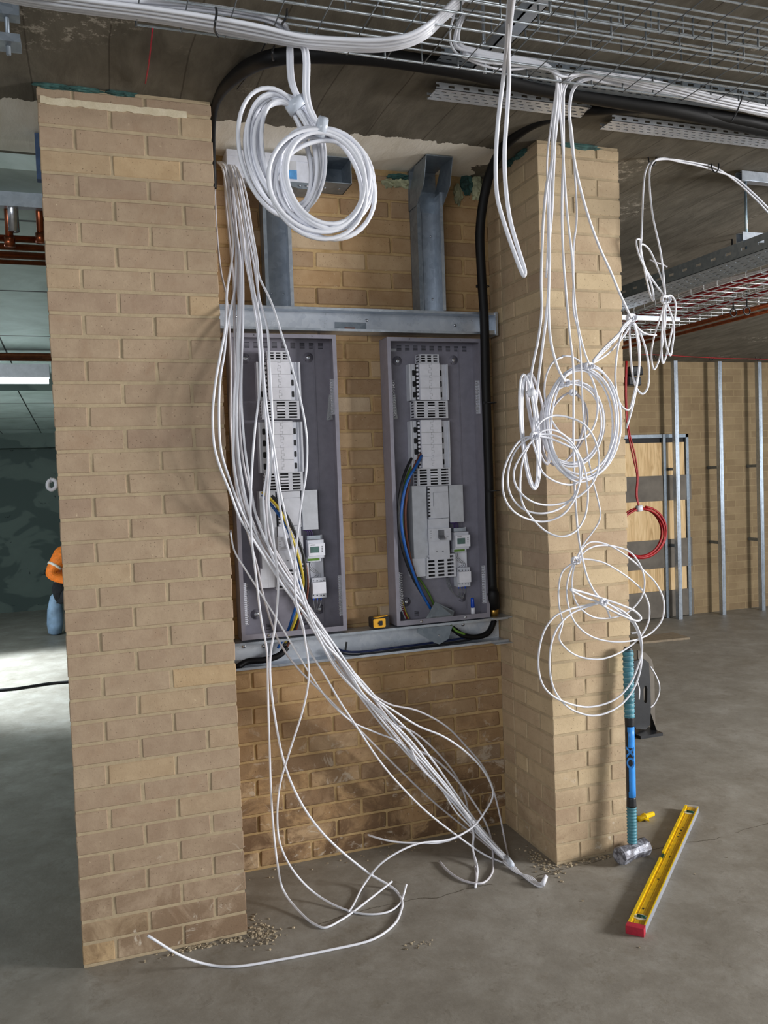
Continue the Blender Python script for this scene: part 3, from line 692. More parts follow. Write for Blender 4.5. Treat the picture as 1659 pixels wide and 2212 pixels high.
def core(name, pts, r, mat, label, stripe=None):
    root = cable(name, pts, r, M[mat], label, 'cable', None)
    return root
c = core('power_core', [at(*q) for q in ((911, 984, .40), (897, 1010, .37), (880, 1040, .355), (869, 1085, .35), (867, 1130, .35), (875, 1180, .355), (892, 1235, .365), (912, 1282, .38), (932, 1318, .40), (945, 1342, .43))], .0062, 'blue', 'thick blue core curving down the left side of the right-hand board')
core('power_core', [at(*q) for q in ((909, 980, .41), (894, 1010, .385), (883, 1045, .37), (876, 1095, .37), (877, 1150, .375), (889, 1215, .39), (908, 1272, .40), (930, 1312, .41), (948, 1342, .435))], .0055, 'brown', 'brown core running beside the blue one in the right-hand board')
core('power_core', [at(*q) for q in ((889, 990, .42), (877, 1015, .39), (867, 1050, .375), (861, 1095, .37), (862, 1140, .37), (872, 1195, .38), (893, 1250, .40), (920, 1296, .42), (945, 1335, .44))], .0062, 'blackp', 'black core nearest the left wall of the right-hand board')
core('power_core', [at(*q) for q in ((888, 1008, .43), (879, 1030, .41), (872, 1060, .40), (868, 1110, .395), (874, 1170, .40), (893, 1232, .425), (914, 1262, .44), (930, 1290, .44), (946, 1330, .44))], .005, 'green', 'green and yellow earth core in the right-hand board')
core('power_core', [at(*q) for q in ((566, 1069, .365), (582, 1086, .35), (602, 1112, .34), (620, 1140, .335), (632, 1175, .335), (645, 1225, .34), (648, 1262, .35), (644, 1295, .365), (634, 1325, .39), (622, 1362, .42), (600, 1400, .43))], .0056, 'blue', 'blue core hooked over the cover of the left-hand board')
core('power_core', [at(*q) for q in ((566, 1063, .36), (584, 1078, .345), (603, 1100, .33), (618, 1128, .325), (634, 1170, .325), (648, 1215, .33), (655, 1255, .345), (650, 1300, .37), (636, 1345, .40), (615, 1392, .43))], .0056, 'yellowc', 'yellow and green earth core hooked over the cover of the left-hand board')
core('power_core', [at(*q) for q in ((587, 1071, .36), (598, 1082, .35), (616, 1108, .335), (636, 1148, .33), (654, 1195, .335), (660, 1245, .345), (657, 1290, .36), (646, 1325, .39), (633, 1362, .42), (610, 1400, .43))], .0062, 'blackp', 'black core with a bare end in the left-hand board')
core('power_core', [at(*q) for q in ((589, 1076, .37), (600, 1092, .36), (620, 1122, .35), (640, 1160, .35), (656, 1205, .355), (664, 1250, .36), (662, 1290, .375), (650, 1322, .40), (637, 1365, .425), (618, 1400, .435))], .0056, 'brown', 'brown core in the left-hand board')
# heavy tails entering the bottom channel
cable('cable_tail', [(.62, .40, .872), (.66, .42, .885), (.74, .42, .885), (.80, .42, .90), (.83, .43, .925)], .014, M['black'], 'black cable tail in the left end of the bottom channel', 'cable')
cable('cable_tail', [at(977, 1357, .41), at(1000, 1372, .40), at(1030, 1376, .405), at(1055, 1366, .41), at(1068, 1340, .42)], .013, M['black'], 'black armoured cable tail curving inside the right end of the bottom channel', 'cable')
cable('power_core', [at(973, 1350, .40), at(985, 1362, .39), at(1004, 1370, .39)], .0055, M['green'], 'short green earth core at the right end of the bottom channel', 'cable')
# strips at the bottom left of the right board
for i, (c0, lb) in enumerate((('abs', 'pale'), ('red', 'red'), ('yellowc', 'yellow'))):
    cable('flat_tail', [at(863+3*i, 1303-3*i, .45), at(868+3.5*i, 1318, .445), at(876+3.5*i, 1337, .44)], .0028, M[c0], '%s flat tail in the bottom left corner of the right-hand board' % lb, 'cable', 'coloured tails in the board corner')
# bent grey off-cuts
mb = MB(); mb.prism([at(940.5, 1300, .375), at(981.5, 1320, .385), at(979, 1331, .37), at(920, 1336, .36)], (0, .003, .001))
top(mb, 'metal_offcut', M['galv_d'], 'angular grey steel offcut standing in the bottom of the right-hand board', 'metal offcut')
mb = MB(); mb.prism([at(904, 1357, .372), at(978, 1351, .372), at(969, 1380, .366), at(949, 1392, .364), at(938, 1388, .366), at(900, 1366, .37)], (0, .003, .0))
o = top(mb, 'metal_offcut', M['galv_d'], 'angular grey steel offcut hanging in the bottom channel below the right-hand board', 'metal offcut')
screw(o, at(948, 1372, .365), .004)
# marker
root = empty('marker_pen', at(1022, 1326, .40), 'short marker with a blue cap and white body standing in the right-hand board', 'marker')
r0 = root.location; mb = MB(); mb.lathe([(.009, 0), (.0095, .002), (.0095, .026), (.008, .028)], r0, (0, 0, 1), 16); mb.build('barrel', M['abs_w'], root)
mb = MB(); mb.lathe([(.0085, .028), (.0088, .030), (.0075, .066), (.006, .071), (.0005, .072)], r0, (-.03, 0, 1), 16); mb.build('cap', M['mcl'], root)
# tape measure
root = empty('tape_measure', (1.222, .385, .976), 'yellow and black tape measure on the steel ledge beside the right-hand board', 'tape measure')
mb = MB(); mb.prism(rrect(1.222, .999, .038, .0225, .006, .372), (0, .05, 0)); mb.build('body', M['blackp'], root)
mb = MB(); mb.prism(rrect(1.2145, .999, .0265, .0185, .006, .366), (0, .006, 0)); ab = mb.build('cover', M['amber'], root)
mb = MB(); mb.prism(rrect(1.2185, .999, .0085, .010, .004, .3635), (0, .003, 0)); mb.prism([(1.206, .3635, .999), (1.212, .3635, 1.005), (1.212, .3635, .993)], (0, .003, 0)); mb.build('lock_button', M['blackp'], root)
mb = MB(); mb.prism([(1.195, .37, 1.0215), (1.235, .37, 1.024), (1.252, .37, 1.0265), (1.252, .37, 1.0285), (1.23, .37, 1.0265), (1.195, .37, 1.0235)], (0, .02, 0)); mb.build('blade_strip', M['amber'], root)
# bags of screws taped in the boards
for (u0, v0, lb) in ((852, 878, 'right'), (712, 880, 'left')):
    root = empty('screw_bag', at(u0, v0+28, .42), 'clear plastic bag of screws hanging inside the %s-hand board' % lb, 'bag', 'bags of screws')
    mb = MB(); a = at(u0-1, v0-28, .405); c_ = at(u0-6, v0+28, .42); d = at(u0+7, v0+26, .42); e = at(u0+2, v0-26, .405); mb.prism([a, c_, d, e], (0, .004, 0)); mb.build('bag', M['bag'], root)
    mb = MB(); 
    for i in range(9): p = at(u0+random.uniform(-4, 5), v0+random.uniform(6, 24), .418); mb.cyl(p, p+Vector((random.uniform(-.006, .006), 0, random.uniform(-.008, .008))), .0016, 6)
    mb.build('screws', M['screw'], root)
# ---------------------------------------------------------------- white cables
RC = .0045
def wcable(pts, Y, label, group=None, r=RC, mat='white', jy=0, name='white_cable', k=5, clampr=.006):
    """pts: (u, v[, Y]); Y: table v -> depth, or number"""
    P = []
    for q in pts:
        if len(q) == 3: y = q[2]
        else: y = (lerp_tab(Y, q[1]) if isinstance(Y, list) else Y)+jy
        P.append(atc(q[0], q[1], y, clampr))
    return cable(name, P, r, M[mat], label, 'cable', group, k=k, n=6)
YB1 = [(350, .40), (375, .33), (440, .24), (560, .12), (700, -.03), (850, -.09), (1000, -.09), (1100, -.07), (1250, .06), (1400, .17), (1550, .24), (1700, .27), (1840, .2), (2000, .2)]
GB = 'white cables falling over the left board'
LB = 'white cable in the loose bundle falling over the left-hand board'
L2 = LB
strands = [
 # thin one at the pier edge
 ([(462, 352, .40), (464, 366, .35), (465, 440), (470, 520), (478, 590), (489, 640), (496, 720), (499, 804), (498, 902), (502, 975), (506, 1024), (514, 1073), (535, 1150), (556, 1226)], .14, 'white cable at the far left of the bundle, passing behind the others', [(556, 1226), (570, 1290), (600, 1380), (640, 1440)]),
 ([(470, 350, .40), (480, 362, .34), (490, 420), (499, 480), (503, 530), (501, 560), (490, 633), (487, 706), (476, 767), (467, 816), (459.5, 889), (463, 963), (476, 1011), (496, 1060), (517, 1116), (539, 1153), (586, 1226), (623, 1281), (697, 1372), (751, 1446), (785, 1500), (838, 1552), (885, 1598), (930, 1655), (975, 1710), (1012, 1765), (1050, 1812), (1099, 1860)], -.02, 'outermost white cable of the bundle, bowed out over the brick pier edge', None),
 ([(474, 350, .40), (485, 360, .34), (494, 400), (500, 470), (509, 530), (509.5, 560), (506, 633), (492, 694), (484, 767), (476, 816), (473, 902), (478, 975), (496, 1036), (516, 1092), (545, 1150), (592, 1220), (640, 1285), (700, 1362), (748, 1430), (790, 1490), (842, 1540), (893, 1590), (940, 1650), (985, 1715), (1025, 1770), (1062, 1815), (1101, 1858)], 0, 'second outermost white cable of the bundle bowed over the brick pier edge', None),
 ([(478, 350, .40), (488, 364, .35), (492, 420), (500, 500), (515, 560), (515.7, 658), (513, 731), (513, 792), (507, 841), (505, 926), (505, 1000), (520, 1080), (545, 1150), (590, 1230), (640, 1300), (698, 1395), (760, 1480), (820, 1560), (872, 1620), (920, 1670), (970, 1722), (1020, 1776), (1060, 1820), (1098, 1862)], .03, L2, None),
 ([(482, 351, .40), (492, 362, .35), (504, 420), (511, 500), (519, 560), (519, 658), (517, 731), (515, 804), (511, 877), (513, 950), (521, 1024), (533, 1085), (556, 1160), (600, 1240), (655, 1320), (711, 1400), (770, 1459), (821, 1518), (880, 1598), (905, 1653), (956, 1704), (1006, 1759), (1023, 1801), (1021, 1830), (1031, 1873), (1027, 1917)], .01, 'white bundle cable whose cut end stands on the floor below the recess', None),
 ([(486, 352, .40), (497, 364, .35), (505, 420), (519, 500), (524, 560), (525, 682), (522, 780), (522, 877), (530, 975), (545, 1073), (558, 1130), (600, 1215), (650, 1290), (716, 1395), (760, 1468), (812, 1540), (862, 1600), (912, 1660), (965, 1718), (1013, 1775), (1055, 1822), (1099, 1866)], .02, L2, None),
 ([(490, 352, .40), (500, 362, .34), (512, 420), (524, 500), (530, 560), (542, 621), (555, 706), (560, 755), (562, 804), (560, 853), (551, 926), (545, 1000), (541, 1085), (541, 1109), (544, 1171), (553, 1244), (564, 1336), (577, 1409), (578, 1463), (582, 1611), (588, 1758), (599, 1864), (612, 1923), (660, 1982), (681, 1997), (701, 2004), (739, 1986), (795, 1945, .06), (847, 1904, .10)], -.03, 'white cable dropping straight down the left of the recess, its end raised', None),
 ([(494, 352, .40), (506, 363, .34), (518, 420), (530, 500), (537, 560), (547, 621), (562, 694), (567, 767), (572, 841), (579, 902), (591, 963), (603, 1048), (613, 1097), (628, 1160), (648, 1250), (672, 1330), (702, 1390), (736, 1425), (795, 1497), (850, 1535), (905, 1569), (956, 1590), (1006, 1624), (1048, 1670), (1065, 1716), (1044, 1759), (1019, 1788), (972, 1813), (905, 1822), (863, 1839), (820, 1868), (787, 1910), (762, 1957), (753, 1970)], -.045, 'white cable looping right under the recess then back left across the floor', None),
 ([(500, 353, .40), (511, 364, .34), (527, 430), (540, 500), (552, 560), (560, 645), (577, 706), (582, 780), (586, 853), (589, 926), (586, 1000), (580, 1085), (586, 1125), (590, 1160), (596, 1208), (601, 1263), (594, 1354), (585, 1409), (584, 1463), (597, 1569), (618, 1661), (652, 1737), (702, 1805), (795, 1885), (850, 1919), (869, 1948), (867, 1965), (852, 1996), (806, 2029), (713, 2052), (611, 2072), (508, 2088), (457, 2085), (396, 2067, -.16), (319, 2021, -.17)], -.03, 'long white cable ending in a wide curve on the floor before the left pier', None),
 ([(498, 353, .40), (508, 364, .35), (522, 430), (534, 500), (546, 560), (557, 633), (557, 682), (567, 755), (570, 853), (577, 950), (578, 1011), (569, 1073), (572, 1120), (580, 1180), (610, 1250), (640, 1310), (667, 1400), (702, 1459), (736, 1518), (770, 1569), (821, 1645), (863, 1695), (922, 1754), (998, 1813), (1048, 1847), (1099, 1868)], .0, 'white cable running diagonally below the rest of the bundle to the floor', None),
 ([(503, 354, .40), (514, 366, .33), (532, 420), (545, 500), (555.7, 560), (560, 597), (586, 653), (611, 731), (630, 792), (652, 877), (663, 950), (661, 1024), (652, 1079), (641, 1171), (636, 1244), (640, 1300), (655, 1354), (660, 1391), (664, 1413), (667, 1463), (656, 1527), (627, 1619), (605, 1695), (599, 1767), (605, 1822), (631, 1877), (677, 1927), (736, 1961), (795, 1975), (838, 1970), (863, 1953, .02), (871, 1936, .04), (878, 1910, .05)], -.06, 'white cable arching widest across the left board, its end curled up on the floor', None),
 ([(488, 353, .41), (496, 370, .36), (503, 440), (512, 520), (520, 600), (523, 700), (519, 800), (517, 900), (524, 990), (540, 1065), (552, 1110), (590, 1180), (645, 1270), (719, 1408), (787, 1484), (838, 1520), (901, 1535), (964, 1569), (1006, 1611), (1044, 1657), (1065, 1704), (1080, 1763), (1090, 1813), (1098, 1851)], .05, 'white cable bowing farthest right under the recess before rejoining the bundle', None),
 ([(480, 354, .42), (490, 372, .37), (497, 440), (508, 520), (513, 620), (520, 720), (517, 830), (509, 930), (514, 1010), (530, 1080), (560, 1160), (620, 1260), (680, 1345), (728, 1425), (804, 1531), (838, 1558), (892, 1581), (943, 1624), (981, 1670), (1002, 1712), (1013, 1759), (1021, 1797), (1023, 1843), (1029, 1898), (1027, 1912)], .07, 'white cable of the bundle dropping to a second cut end under the recess', None),
 ([(505, 354, .41), (512, 370, .36), (522, 440), (534, 520), (544, 600), (560, 700), (566, 800), (574, 900), (580, 1000), (575, 1090), (585, 1170), (625, 1245), (680, 1330), (735, 1412), (800, 1500), (845, 1560), (888, 1611), (939, 1640), (985, 1683), (1023, 1733), (1048, 1775), (1061, 1813), (1065, 1856), (1061, 1890), (1040, 1908), (1006, 1904), (972, 1885), (949, 1860)], .04, 'white cable whose hooked end lies on the floor left of the bundle tip', None),
 ([(484, 352, .42), (496, 366, .37), (512, 430), (526, 510), (540, 590), (556, 690), (568, 790), (577, 880), (588, 970), (600, 1060), (612, 1140), (634, 1230), (664, 1320), (724, 1442), (774, 1497), (830, 1548), (880, 1604), (932, 1664), (975, 1716), (1026, 1778), (1068, 1824), (1105, 1862)], -.02, L2, None),
 ([(476, 354, .42), (484, 372, .38), (488, 440), (496, 520), (505, 620), (507, 720), (508, 850), (511, 960), (518, 1040), (536, 1110), (580, 1190), (630, 1270), (690, 1355), (740, 1435), (790, 1510), (845, 1575), (895, 1636), (945, 1695), (990, 1745), (1040, 1800), (1096, 1864)], .06, L2, None),
 ([(440, 1100, -.03), (452, 1110), (480, 1135), (499, 1153), (506, 1189), (532, 1233), (586, 1318), (630, 1391), (652, 1427), (669, 1455), (711, 1514), (762, 1560), (804, 1579), (859, 1602), (901, 1636), (943, 1687), (985, 1754), (1010, 1780), (1045, 1815), (1097, 1858)], .02, None, None),
]
for s in strands:
    pts, jy, lb, extra = s
    if lb is None:
        lb = 'thin white cable slanting out from behind the left pier below the boards'; pts = [(498, 1146, .03), (499, 1155, .0)] + pts[4:]
        wcable(pts, YB1, lb, None, .0036, 'white', jy); continue
    if extra: pts = pts+extra[1:]+[(700, 1500), (780, 1580), (860, 1660), (940, 1735), (1020, 1800), (1100, 1866)]
    wcable(pts, YB1, lb, GB if lb == L2 else None, RC*random.uniform(.9, 1.05), 'white2' if jy > .03 else 'white', jy)
wcable([(795, 1803, .40), (805, 1807, .37), (850, 1818, .31), (905, 1821, .27), (950, 1820, .26), (985, 1810, .28), (1019, 1793, .27), (1044, 1806, .2), (1070, 1834, .16), (1096, 1862, .12)], .2, 'short white cable whose end points left along the foot of the recess wall', None, .0042)
for i in range(4):
    wcable([(1094-3*i, 1852+3*i, .12), (1118, 1880+2*i), (1140+2*i, 1900-2*i), (1165, 1915-i*2), (1174+i, 1912-i*4, .0), (1179-i, 1893+i, .0)], .1, 'white cable end taped into the hooked tip lying on the floor', 'taped cable tip on the floor', .0042)
mb = MB(); mb.tube([atc(1094, 1852, .13, .02), atc(1106, 1868, .12, .02)], .011, 8); top(mb, 'tape_wrap', M['tape'], 'grey tape holding the white cable bundle together at floor level', 'tape')
mb = MB(); mb.tube([atc(1172, 1912, -.1, .014), atc(1179, 1893, -.08, .03)], .009, 8); top(mb, 'tape_wrap', M['abs_w'], 'white tape around the hooked cable tip on the floor', 'tape')

# ceiling bundle feeding the coils
def zp(u, v, z): return atz(u, v, z)
BUND = [(-60, -26, 2.70), (80, -2, 2.68), (200, 14, 2.66), (320, 30, 2.65), (460, 52, 2.64), (560, 70, 2.63), (650, 88, 2.62), (740, 95, 2.62), (820, 97, 2.62), (880, 88, 2.63), (920, 68, 2.65), (950, 40, 2.69), (985, 8, 2.74), (1010, -20, 2.75)]
for i in range(9):
    a = (i % 3-1)*9; c_ = (i//3-1)*8
    P = []
    for q in BUND:
        f2 = 1 if q[0] > 600 else 1.2
        P.append(zp(q[0]+random.uniform(-1, 1), q[1]+(a+c_*.6)*f2*.8+random.uniform(-1, 1), q[2]+c_*.001))
    if i < 7 or True: cable('white_cable', P, .0055, M['white'], 'white cable in the thick bundle strapped under the wire basket, top left', 'cable', 'white cables strapped under the basket', k=6)
for (pts, lb) in (([(-60, -40), (80, -16), (240, -2), (400, 8), (520, 24), (580, 36), (612, 50), (622, 66)], 'white cable lying above the thick ceiling bundle, nearest the basket'),
                  ([(-60, -34), (80, -10), (240, 4), (400, 16), (520, 32), (580, 45), (606, 58), (618, 74)], 'white cable lying above the thick ceiling bundle, just under its neighbour')):
    cable('white_cable', [zp(u, v, 2.665) for u, v in pts], .0055, M['white'], lb, 'cable')
# strap ties on the bundle
def tie(pts, r, label, name='cable_tie', mat='blackp', group=None):
    return cable(name, pts, r, M[mat], label, 'cable tie', group, k=5)
tie([zp(463, 12, 2.68), zp(468, 28, 2.625), zp(465, 50, 2.60), zp(465, 68, 2.62), zp(472, 80, 2.615)], .0028, 'black cable tie around the thick white ceiling bundle')
tie([zp(620, 20, 2.69), zp(618, 38, 2.65), zp(609, 52, 2.655)], .0028, 'black cable tie at the end of the upper white cables, above the coils')
YC = -.98
# feeders down to the coils
for i in range(2):
    wcable([(600+4*i, 78, YC), (622+4*i, 92, YC), (623+6*i, 115, YC), (624+6*i, 150, YC), (628+6*i, 180, YC), (640+5*i, 208, YC), (660+4*i, 235, YC)], YC, 'white cable dropping from the ceiling bundle to the rear coil', 'feeds to the rear coil', .0052)
for i in range(2):
    wcable([(632+5*i, 84, YC-.02), (652+6*i, 100, YC-.02), (658+7*i, 125, YC-.02), (658+7*i, 200, YC-.02), (664+6*i, 230, YC-.02), (676+5*i, 255, YC-.02), (690, 272, YC-.02)], YC, 'white cable dropping from the ceiling bundle to the front coil', 'feeds to the front coil', .0052)
def coil(name, label, ctr, rx, ry, rot, Y, turns, jit, r=.0052, dy=.012, mat='white', group=None, seed=1, tape=None, egg=0, cat='cable coil', open_=0):
    """ctr in picture, radii in pixels at depth Y; one continuous spiral of several turns"""
    rnd = random.Random(seed); P = []; n = 20
    J = [(rnd.uniform(-jit, jit), rnd.uniform(-jit, jit), rnd.uniform(-jit, jit), rnd.uniform(-jit, jit), rnd.uniform(-1, 1)) for _ in range(turns+2)]
    for i in range(turns*n+1):
        tt = i/n; a0 = J[int(tt)]; a1 = J[int(tt)+1]; f2 = tt-int(tt); f2 = f2*f2*(3-2*f2)
        j = [x*(1-f2)+y*f2 for x, y in zip(a0, a1)]
        th = 2*math.pi*i/n-math.pi/2; 
        tb = (1-math.sin(th))*.5 if tape else 0      # gathered near the tied top
        q = 1-.75*tb**2
        x = (rx+j[0]*q)*math.cos(th)*(1+egg*math.sin(th)); y = (ry+j[1]*q)*math.sin(th)
        x += j[2]*q; y += j[3]*.7*(1-tb)
        u = ctr[0]+x*math.cos(rot)-y*math.sin(rot); v = ctr[1]+x*math.sin(rot)+y*math.cos(rot)
        P.append(at(u, v, Y+j[4]*dy+.0*tt))
    root = cable(name, P, r, M[mat], label, cat, group, k=2)
    return root
def tape_on(root, u, v, Y, du, dv, r, mat='tape'):
    mb = MB(); mb.tube([at(u-du, v-dv, Y), at(u+du, v+dv, Y)], r, 10); mb.build('tape', M[mat], root)
ca = coil('cable_coil', 'oval coil of white cable hanging behind the round one, below the ceiling bundle', (612, 332), 66, 126, -.22, YC, 9, 17, seed=3, dy=.022)
tape_on(ca, 640, 228, YC, 7, 10, .026)
cb_ = coil('cable_coil', 'large round coil of white cable hanging in front, above the left board', (694, 396), 92, 120, -.45, YC-.05, 10, 19, seed=5, dy=.02)
tape_on(cb_, 694, 275, YC-.05, 9, 3, .024)

# long hairpin loop hanging before the right-hand channel
wcable([(1108, -40, -1.80), (1102, 0, -1.62), (1097, 65, -1.38), (1094, 110, -1.22), (1087, 170, -1.08), (1077, 250, -1.02), (1071, 340), (1074, 425), (1090, 485), (1113, 552), (1128, 590), (1132, 596), (1134, 588), (1120, 540), (1102, 475), (1092, 400), (1090, 325), (1095, 250, -1.02), (1099, 180, -1.07), (1098, 110, -1.22), (1101, 60, -1.40), (1107, 0, -1.64), (1113, -40, -1.82)], -1.0, 'long hairpin loop of white cable hanging down left of the right pier', None, .0056)

# ------------------------------------------------------- right-hand cluster
YR = [(0, -1.0), (150, -.95), (280, -.80), (500, -.52), (700, -.36), (850, -.28), (1000, -.24), (1200, -.17), (1500, -.12)]
drops = [
 ([(985, 20), (972, 70), (978, 105), (1010, 128), (1070, 148), (1120, 149), (1165, 143), (1190, 146), (1203, 165), (1199, 210), (1190, 270), (1182, 343), (1183, 420), (1184, 500), (1180, 600)], 'thin white cable hanging at the left edge of the cluster by the right pier', .0030),
 ([(1003, 30), (990, 70), (992, 95), (1030, 108), (1090, 120), (1140, 128), (1180, 140), (1200, 160), (1203, 200), (1195, 280), (1192, 351), (1182, 394), (1174, 470), (1171, 533), (1169, 609), (1170, 672), (1162, 736), (1149, 799), (1143, 850)], 'white cable falling from the basket to the narrow flat coil on the right pier', .0048),
 ([(1000, 25), (986, 66), (984, 98), (1025, 112), (1085, 124), (1142, 133), (1190, 148), (1210, 175), (1206, 220), (1200, 280), (1195, 381), (1192, 457), (1186, 533), (1186, 609), (1180, 685), (1172, 748), (1164, 812), (1158, 870), (1150, 935)], 'white cable falling from the basket to the lower left coil on the right pier', .0048),
 ([(1020, 118), (1085, 128), (1150, 137), (1192, 152), (1206, 190), (1201, 280), (1188, 386), (1186, 460), (1187, 560), (1185, 660), (1188, 723), (1195, 761), (1207, 799), (1220, 824)], 'white cable falling from the basket to the knot of the inner coil', .0048),
 ([(2600, 361), (1659, 236), (1600, 222), (1500, 200), (1400, 180), (1320, 165), (1270, 160), (1236, 168), (1220, 190), (1217, 240), (1217, 330), (1214, 457), (1217, 558), (1223, 634), (1231, 723), (1238, 786), (1239, 896), (1239, 972), (1241, 1048), (1245, 1111), (1250, 1162), (1258, 1205), (1268, 1245), (1283, 1276), (1302, 1299)], 'long white cable reaching down the middle of the right pier to the lowest coil', .0044),
 ([(2600, 354), (1659, 229), (1580, 213), (1480, 191), (1400, 172), (1310, 159), (1262, 155), (1225, 172), (1210, 215), (1214, 290), (1220, 394), (1226, 470), (1235, 546), (1239, 610), (1243, 665), (1250, 710), (1263, 761), (1273, 787)], 'white cable falling to the upper knot of the big coil on the right pier', .0040),
 ([(2600, 368), (1659, 243), (1590, 228), (1500, 209), (1400, 190), (1320, 174), (1280, 168), (1248, 176), (1232, 215), (1232, 290), (1240, 356), (1245, 432), (1245, 483), (1239, 533), (1239, 597), (1239, 672), (1248, 710), (1254, 761), (1257, 840), (1260, 896), (1268, 972), (1280, 1035), (1293, 1086), (1297, 1111), (1293, 1129), (1278, 1152), (1263, 1172), (1253, 1190), (1246, 1205)], 'thin white cable kinked low down before the knot at mid height of the right pier', .0032),
 ([(2600, 375), (1659, 250), (1580, 232), (1480, 212), (1380, 192), (1310, 178), (1265, 172), (1240, 190), (1230, 240), (1235, 290), (1240, 343), (1255, 412), (1276, 483), (1298, 541), (1319, 586), (1336, 627), (1354, 667), (1363, 686)], 'white cable slanting right across the pier to the knot at its right edge', .0048),
]
for pts, lb, r_ in drops: wcable(pts, YR, lb, None, r_)
for i in range(3):
    pts = [(2600, 372-7*i), (1700, 254-7*i), (1659, 246-6*i), (1560, 226-6*i), (1460, 202-6*i), (1380, 184-5*i), (1300, 166-3*i), (1262, 160-i), (1236, 162), (1212, 160+2*i), (1185, 146+2*i), (1150, 140+2*i), (1090, 132+3*i), (1040, 126+3*i), (1000, 112+4*i)]
    wcable(pts, [(0, -.98), (400, -.9)], 'white cable running on past the bend along the edge of the basket, top right', 'through run at top right', .0042, jy=-.01*i)
tie([at(1606, 200, -.96), at(1598, 226, -1.0), at(1590, 245, -.98), at(1580, 262, -.96)], .0022, 'black cable tie on the sagging white run at top right')
def knot(root, u, v, Y, s=8, mat='white', r=.0036):
    mb = MB()
    for k_ in range(3):
        P = []
        for i in range(13):
            a = 2*math.pi*i/12; P.append(at(u+s*math.cos(a)*(1 if k_ else .7)+(k_-1)*s*.35, v+s*.9*math.sin(a), Y-.012+.012*math.cos(a*2+k_)))
        mb.tube(P, r, 6)
    mb.build('knot', M[mat], root)
c1 = coil('cable_coil', 'large round coil of thin white cable hung on the front of the right pier', (1256, 914), 80, 122, .02, -.26, 6, 9, .0040, seed=11, dy=.012)
knot(c1, 1272, 791, -.27)
cx1 = coil('cable_coil', 'single wide turn of white cable above the big coil on the right pier', (1233, 860), 56, 92, -.2, -.25, 1, 1, .0040, seed=12, dy=.004)
c2 = coil('cable_coil', 'inner coil of white cable tied inside the large one on the right pier', (1238, 915), 68, 92, .1, -.24, 4, 7, .0036, seed=13); knot(c2, 1221, 827, -.25)
c3 = coil('cable_coil', 'slim oval coil of white cable hanging within the large one', (1216, 925), 44, 80, .3, -.21, 3, 5, .0036, seed=15, mat='white2'); knot(c3, 1237, 848, -.22, 6)
c4 = coil('cable_coil', 'narrow upright coil of flat white cable on the left corner of the right pier', (1145, 935), 15, 122, -.08, -.29, 3, 5, .0050, seed=17); tape_on(c4, 1148, 848, -.29, 3, 6, .016, 'white')
c4b = coil('cable_coil', 'second narrow coil of flat white cable, slanting behind the upright one', (1164, 905), 13, 100, -.20, -.25, 2, 4, .0046, seed=19, mat='white2')
rings = [((1140, 1052), 56, 113, .1), ((1162, 1033), 68, 100, -.5), ((1172, 1035), 66, 90, -.75), ((1205, 1018), 66, 108, -.35), ((1212, 1000), 66, 96, -.5), ((1190, 1020), 80, 136, -.12)]
def ring_set(name, label, polys, Y, r, group=None, dy=.01, kn=None, cat='cable coil'):
    P = []
    for i, poly in enumerate(polys):
        for q in poly: P.append(at(q[0], q[1], (q[2] if len(q) > 2 else Y)+dy*math.sin(i*2.1+q[0]*.05)))
    root = cable(name, P, r, M['white'], label, cat, group, k=7)
    if kn: knot(root, *kn)
    return root
ring_set('cable_coil', 'loose open coil of thin white cable low on the right pier, left corner', [
 [(1154, 941), (1125, 950), (1100, 985), (1086, 1030), (1090, 1075), (1110, 1105), (1150, 1124), (1180, 1126), (1215, 1112), (1240, 1080), (1252, 1040), (1250, 1000), (1235, 962), (1205, 943), (1175, 938)],
 [(1154, 941), (1120, 965), (1102, 1000), (1097, 1045), (1108, 1078), (1135, 1102), (1170, 1109), (1210, 1098), (1240, 1070), (1256, 1030), (1252, 985), (1230, 950), (1200, 930), (1175, 930)],
 [(1156, 945), (1125, 985), (1110, 1020), (1115, 1050), (1140, 1078), (1180, 1091), (1225, 1084), (1260, 1065), (1285, 1035), (1294, 995), (1285, 950), (1262, 917), (1230, 902), (1195, 898), (1165, 915)],
 [(1152, 946), (1132, 985), (1124, 1040), (1128, 1085), (1150, 1120), (1180, 1148), (1210, 1159), (1240, 1150), (1262, 1120), (1270, 1070), (1262, 1010), (1245, 975), (1215, 958), (1180, 945)],
 [(1152, 944), (1160, 985), (1172, 1020), (1200, 1040), (1240, 1046), (1262, 1030)]], -.30, .0038, kn=(1154, 942, -.31))
ring_set('cable_coil', 'wide open coil of white cable knotted halfway down the right pier', [
 [(1245, 1208), (1258, 1185), (1276, 1171), (1305, 1174), (1328, 1184), (1360, 1206), (1390, 1232), (1418, 1262), (1434, 1300), (1430, 1338), (1410, 1364), (1383, 1379), (1350, 1386), (1321, 1386), (1285, 1378), (1258, 1362), (1238, 1338), (1228, 1310), (1224, 1275), (1230, 1240)],
 [(1246, 1210), (1266, 1208), (1300, 1214), (1331, 1230), (1365, 1254), (1390, 1279), (1402, 1310), (1400, 1345), (1380, 1379), (1347, 1405), (1320, 1418), (1295, 1424), (1265, 1422), (1243, 1415), (1222, 1400), (1208, 1379)],
 [(1215, 1345), (1208, 1310), (1207, 1270), (1215, 1235), (1243, 1212), (1270, 1186), (1300, 1178), (1335, 1182), (1360, 1192), (1380, 1215), (1392, 1250), (1388, 1285), (1367, 1314), (1340, 1330), (1300, 1336), (1275, 1330), (1252, 1312), (1240, 1290), (1236, 1265), (1238, 1235), (1244, 1212)]], -.14, .0036, kn=(1243, 1211, -.16), dy=.006)
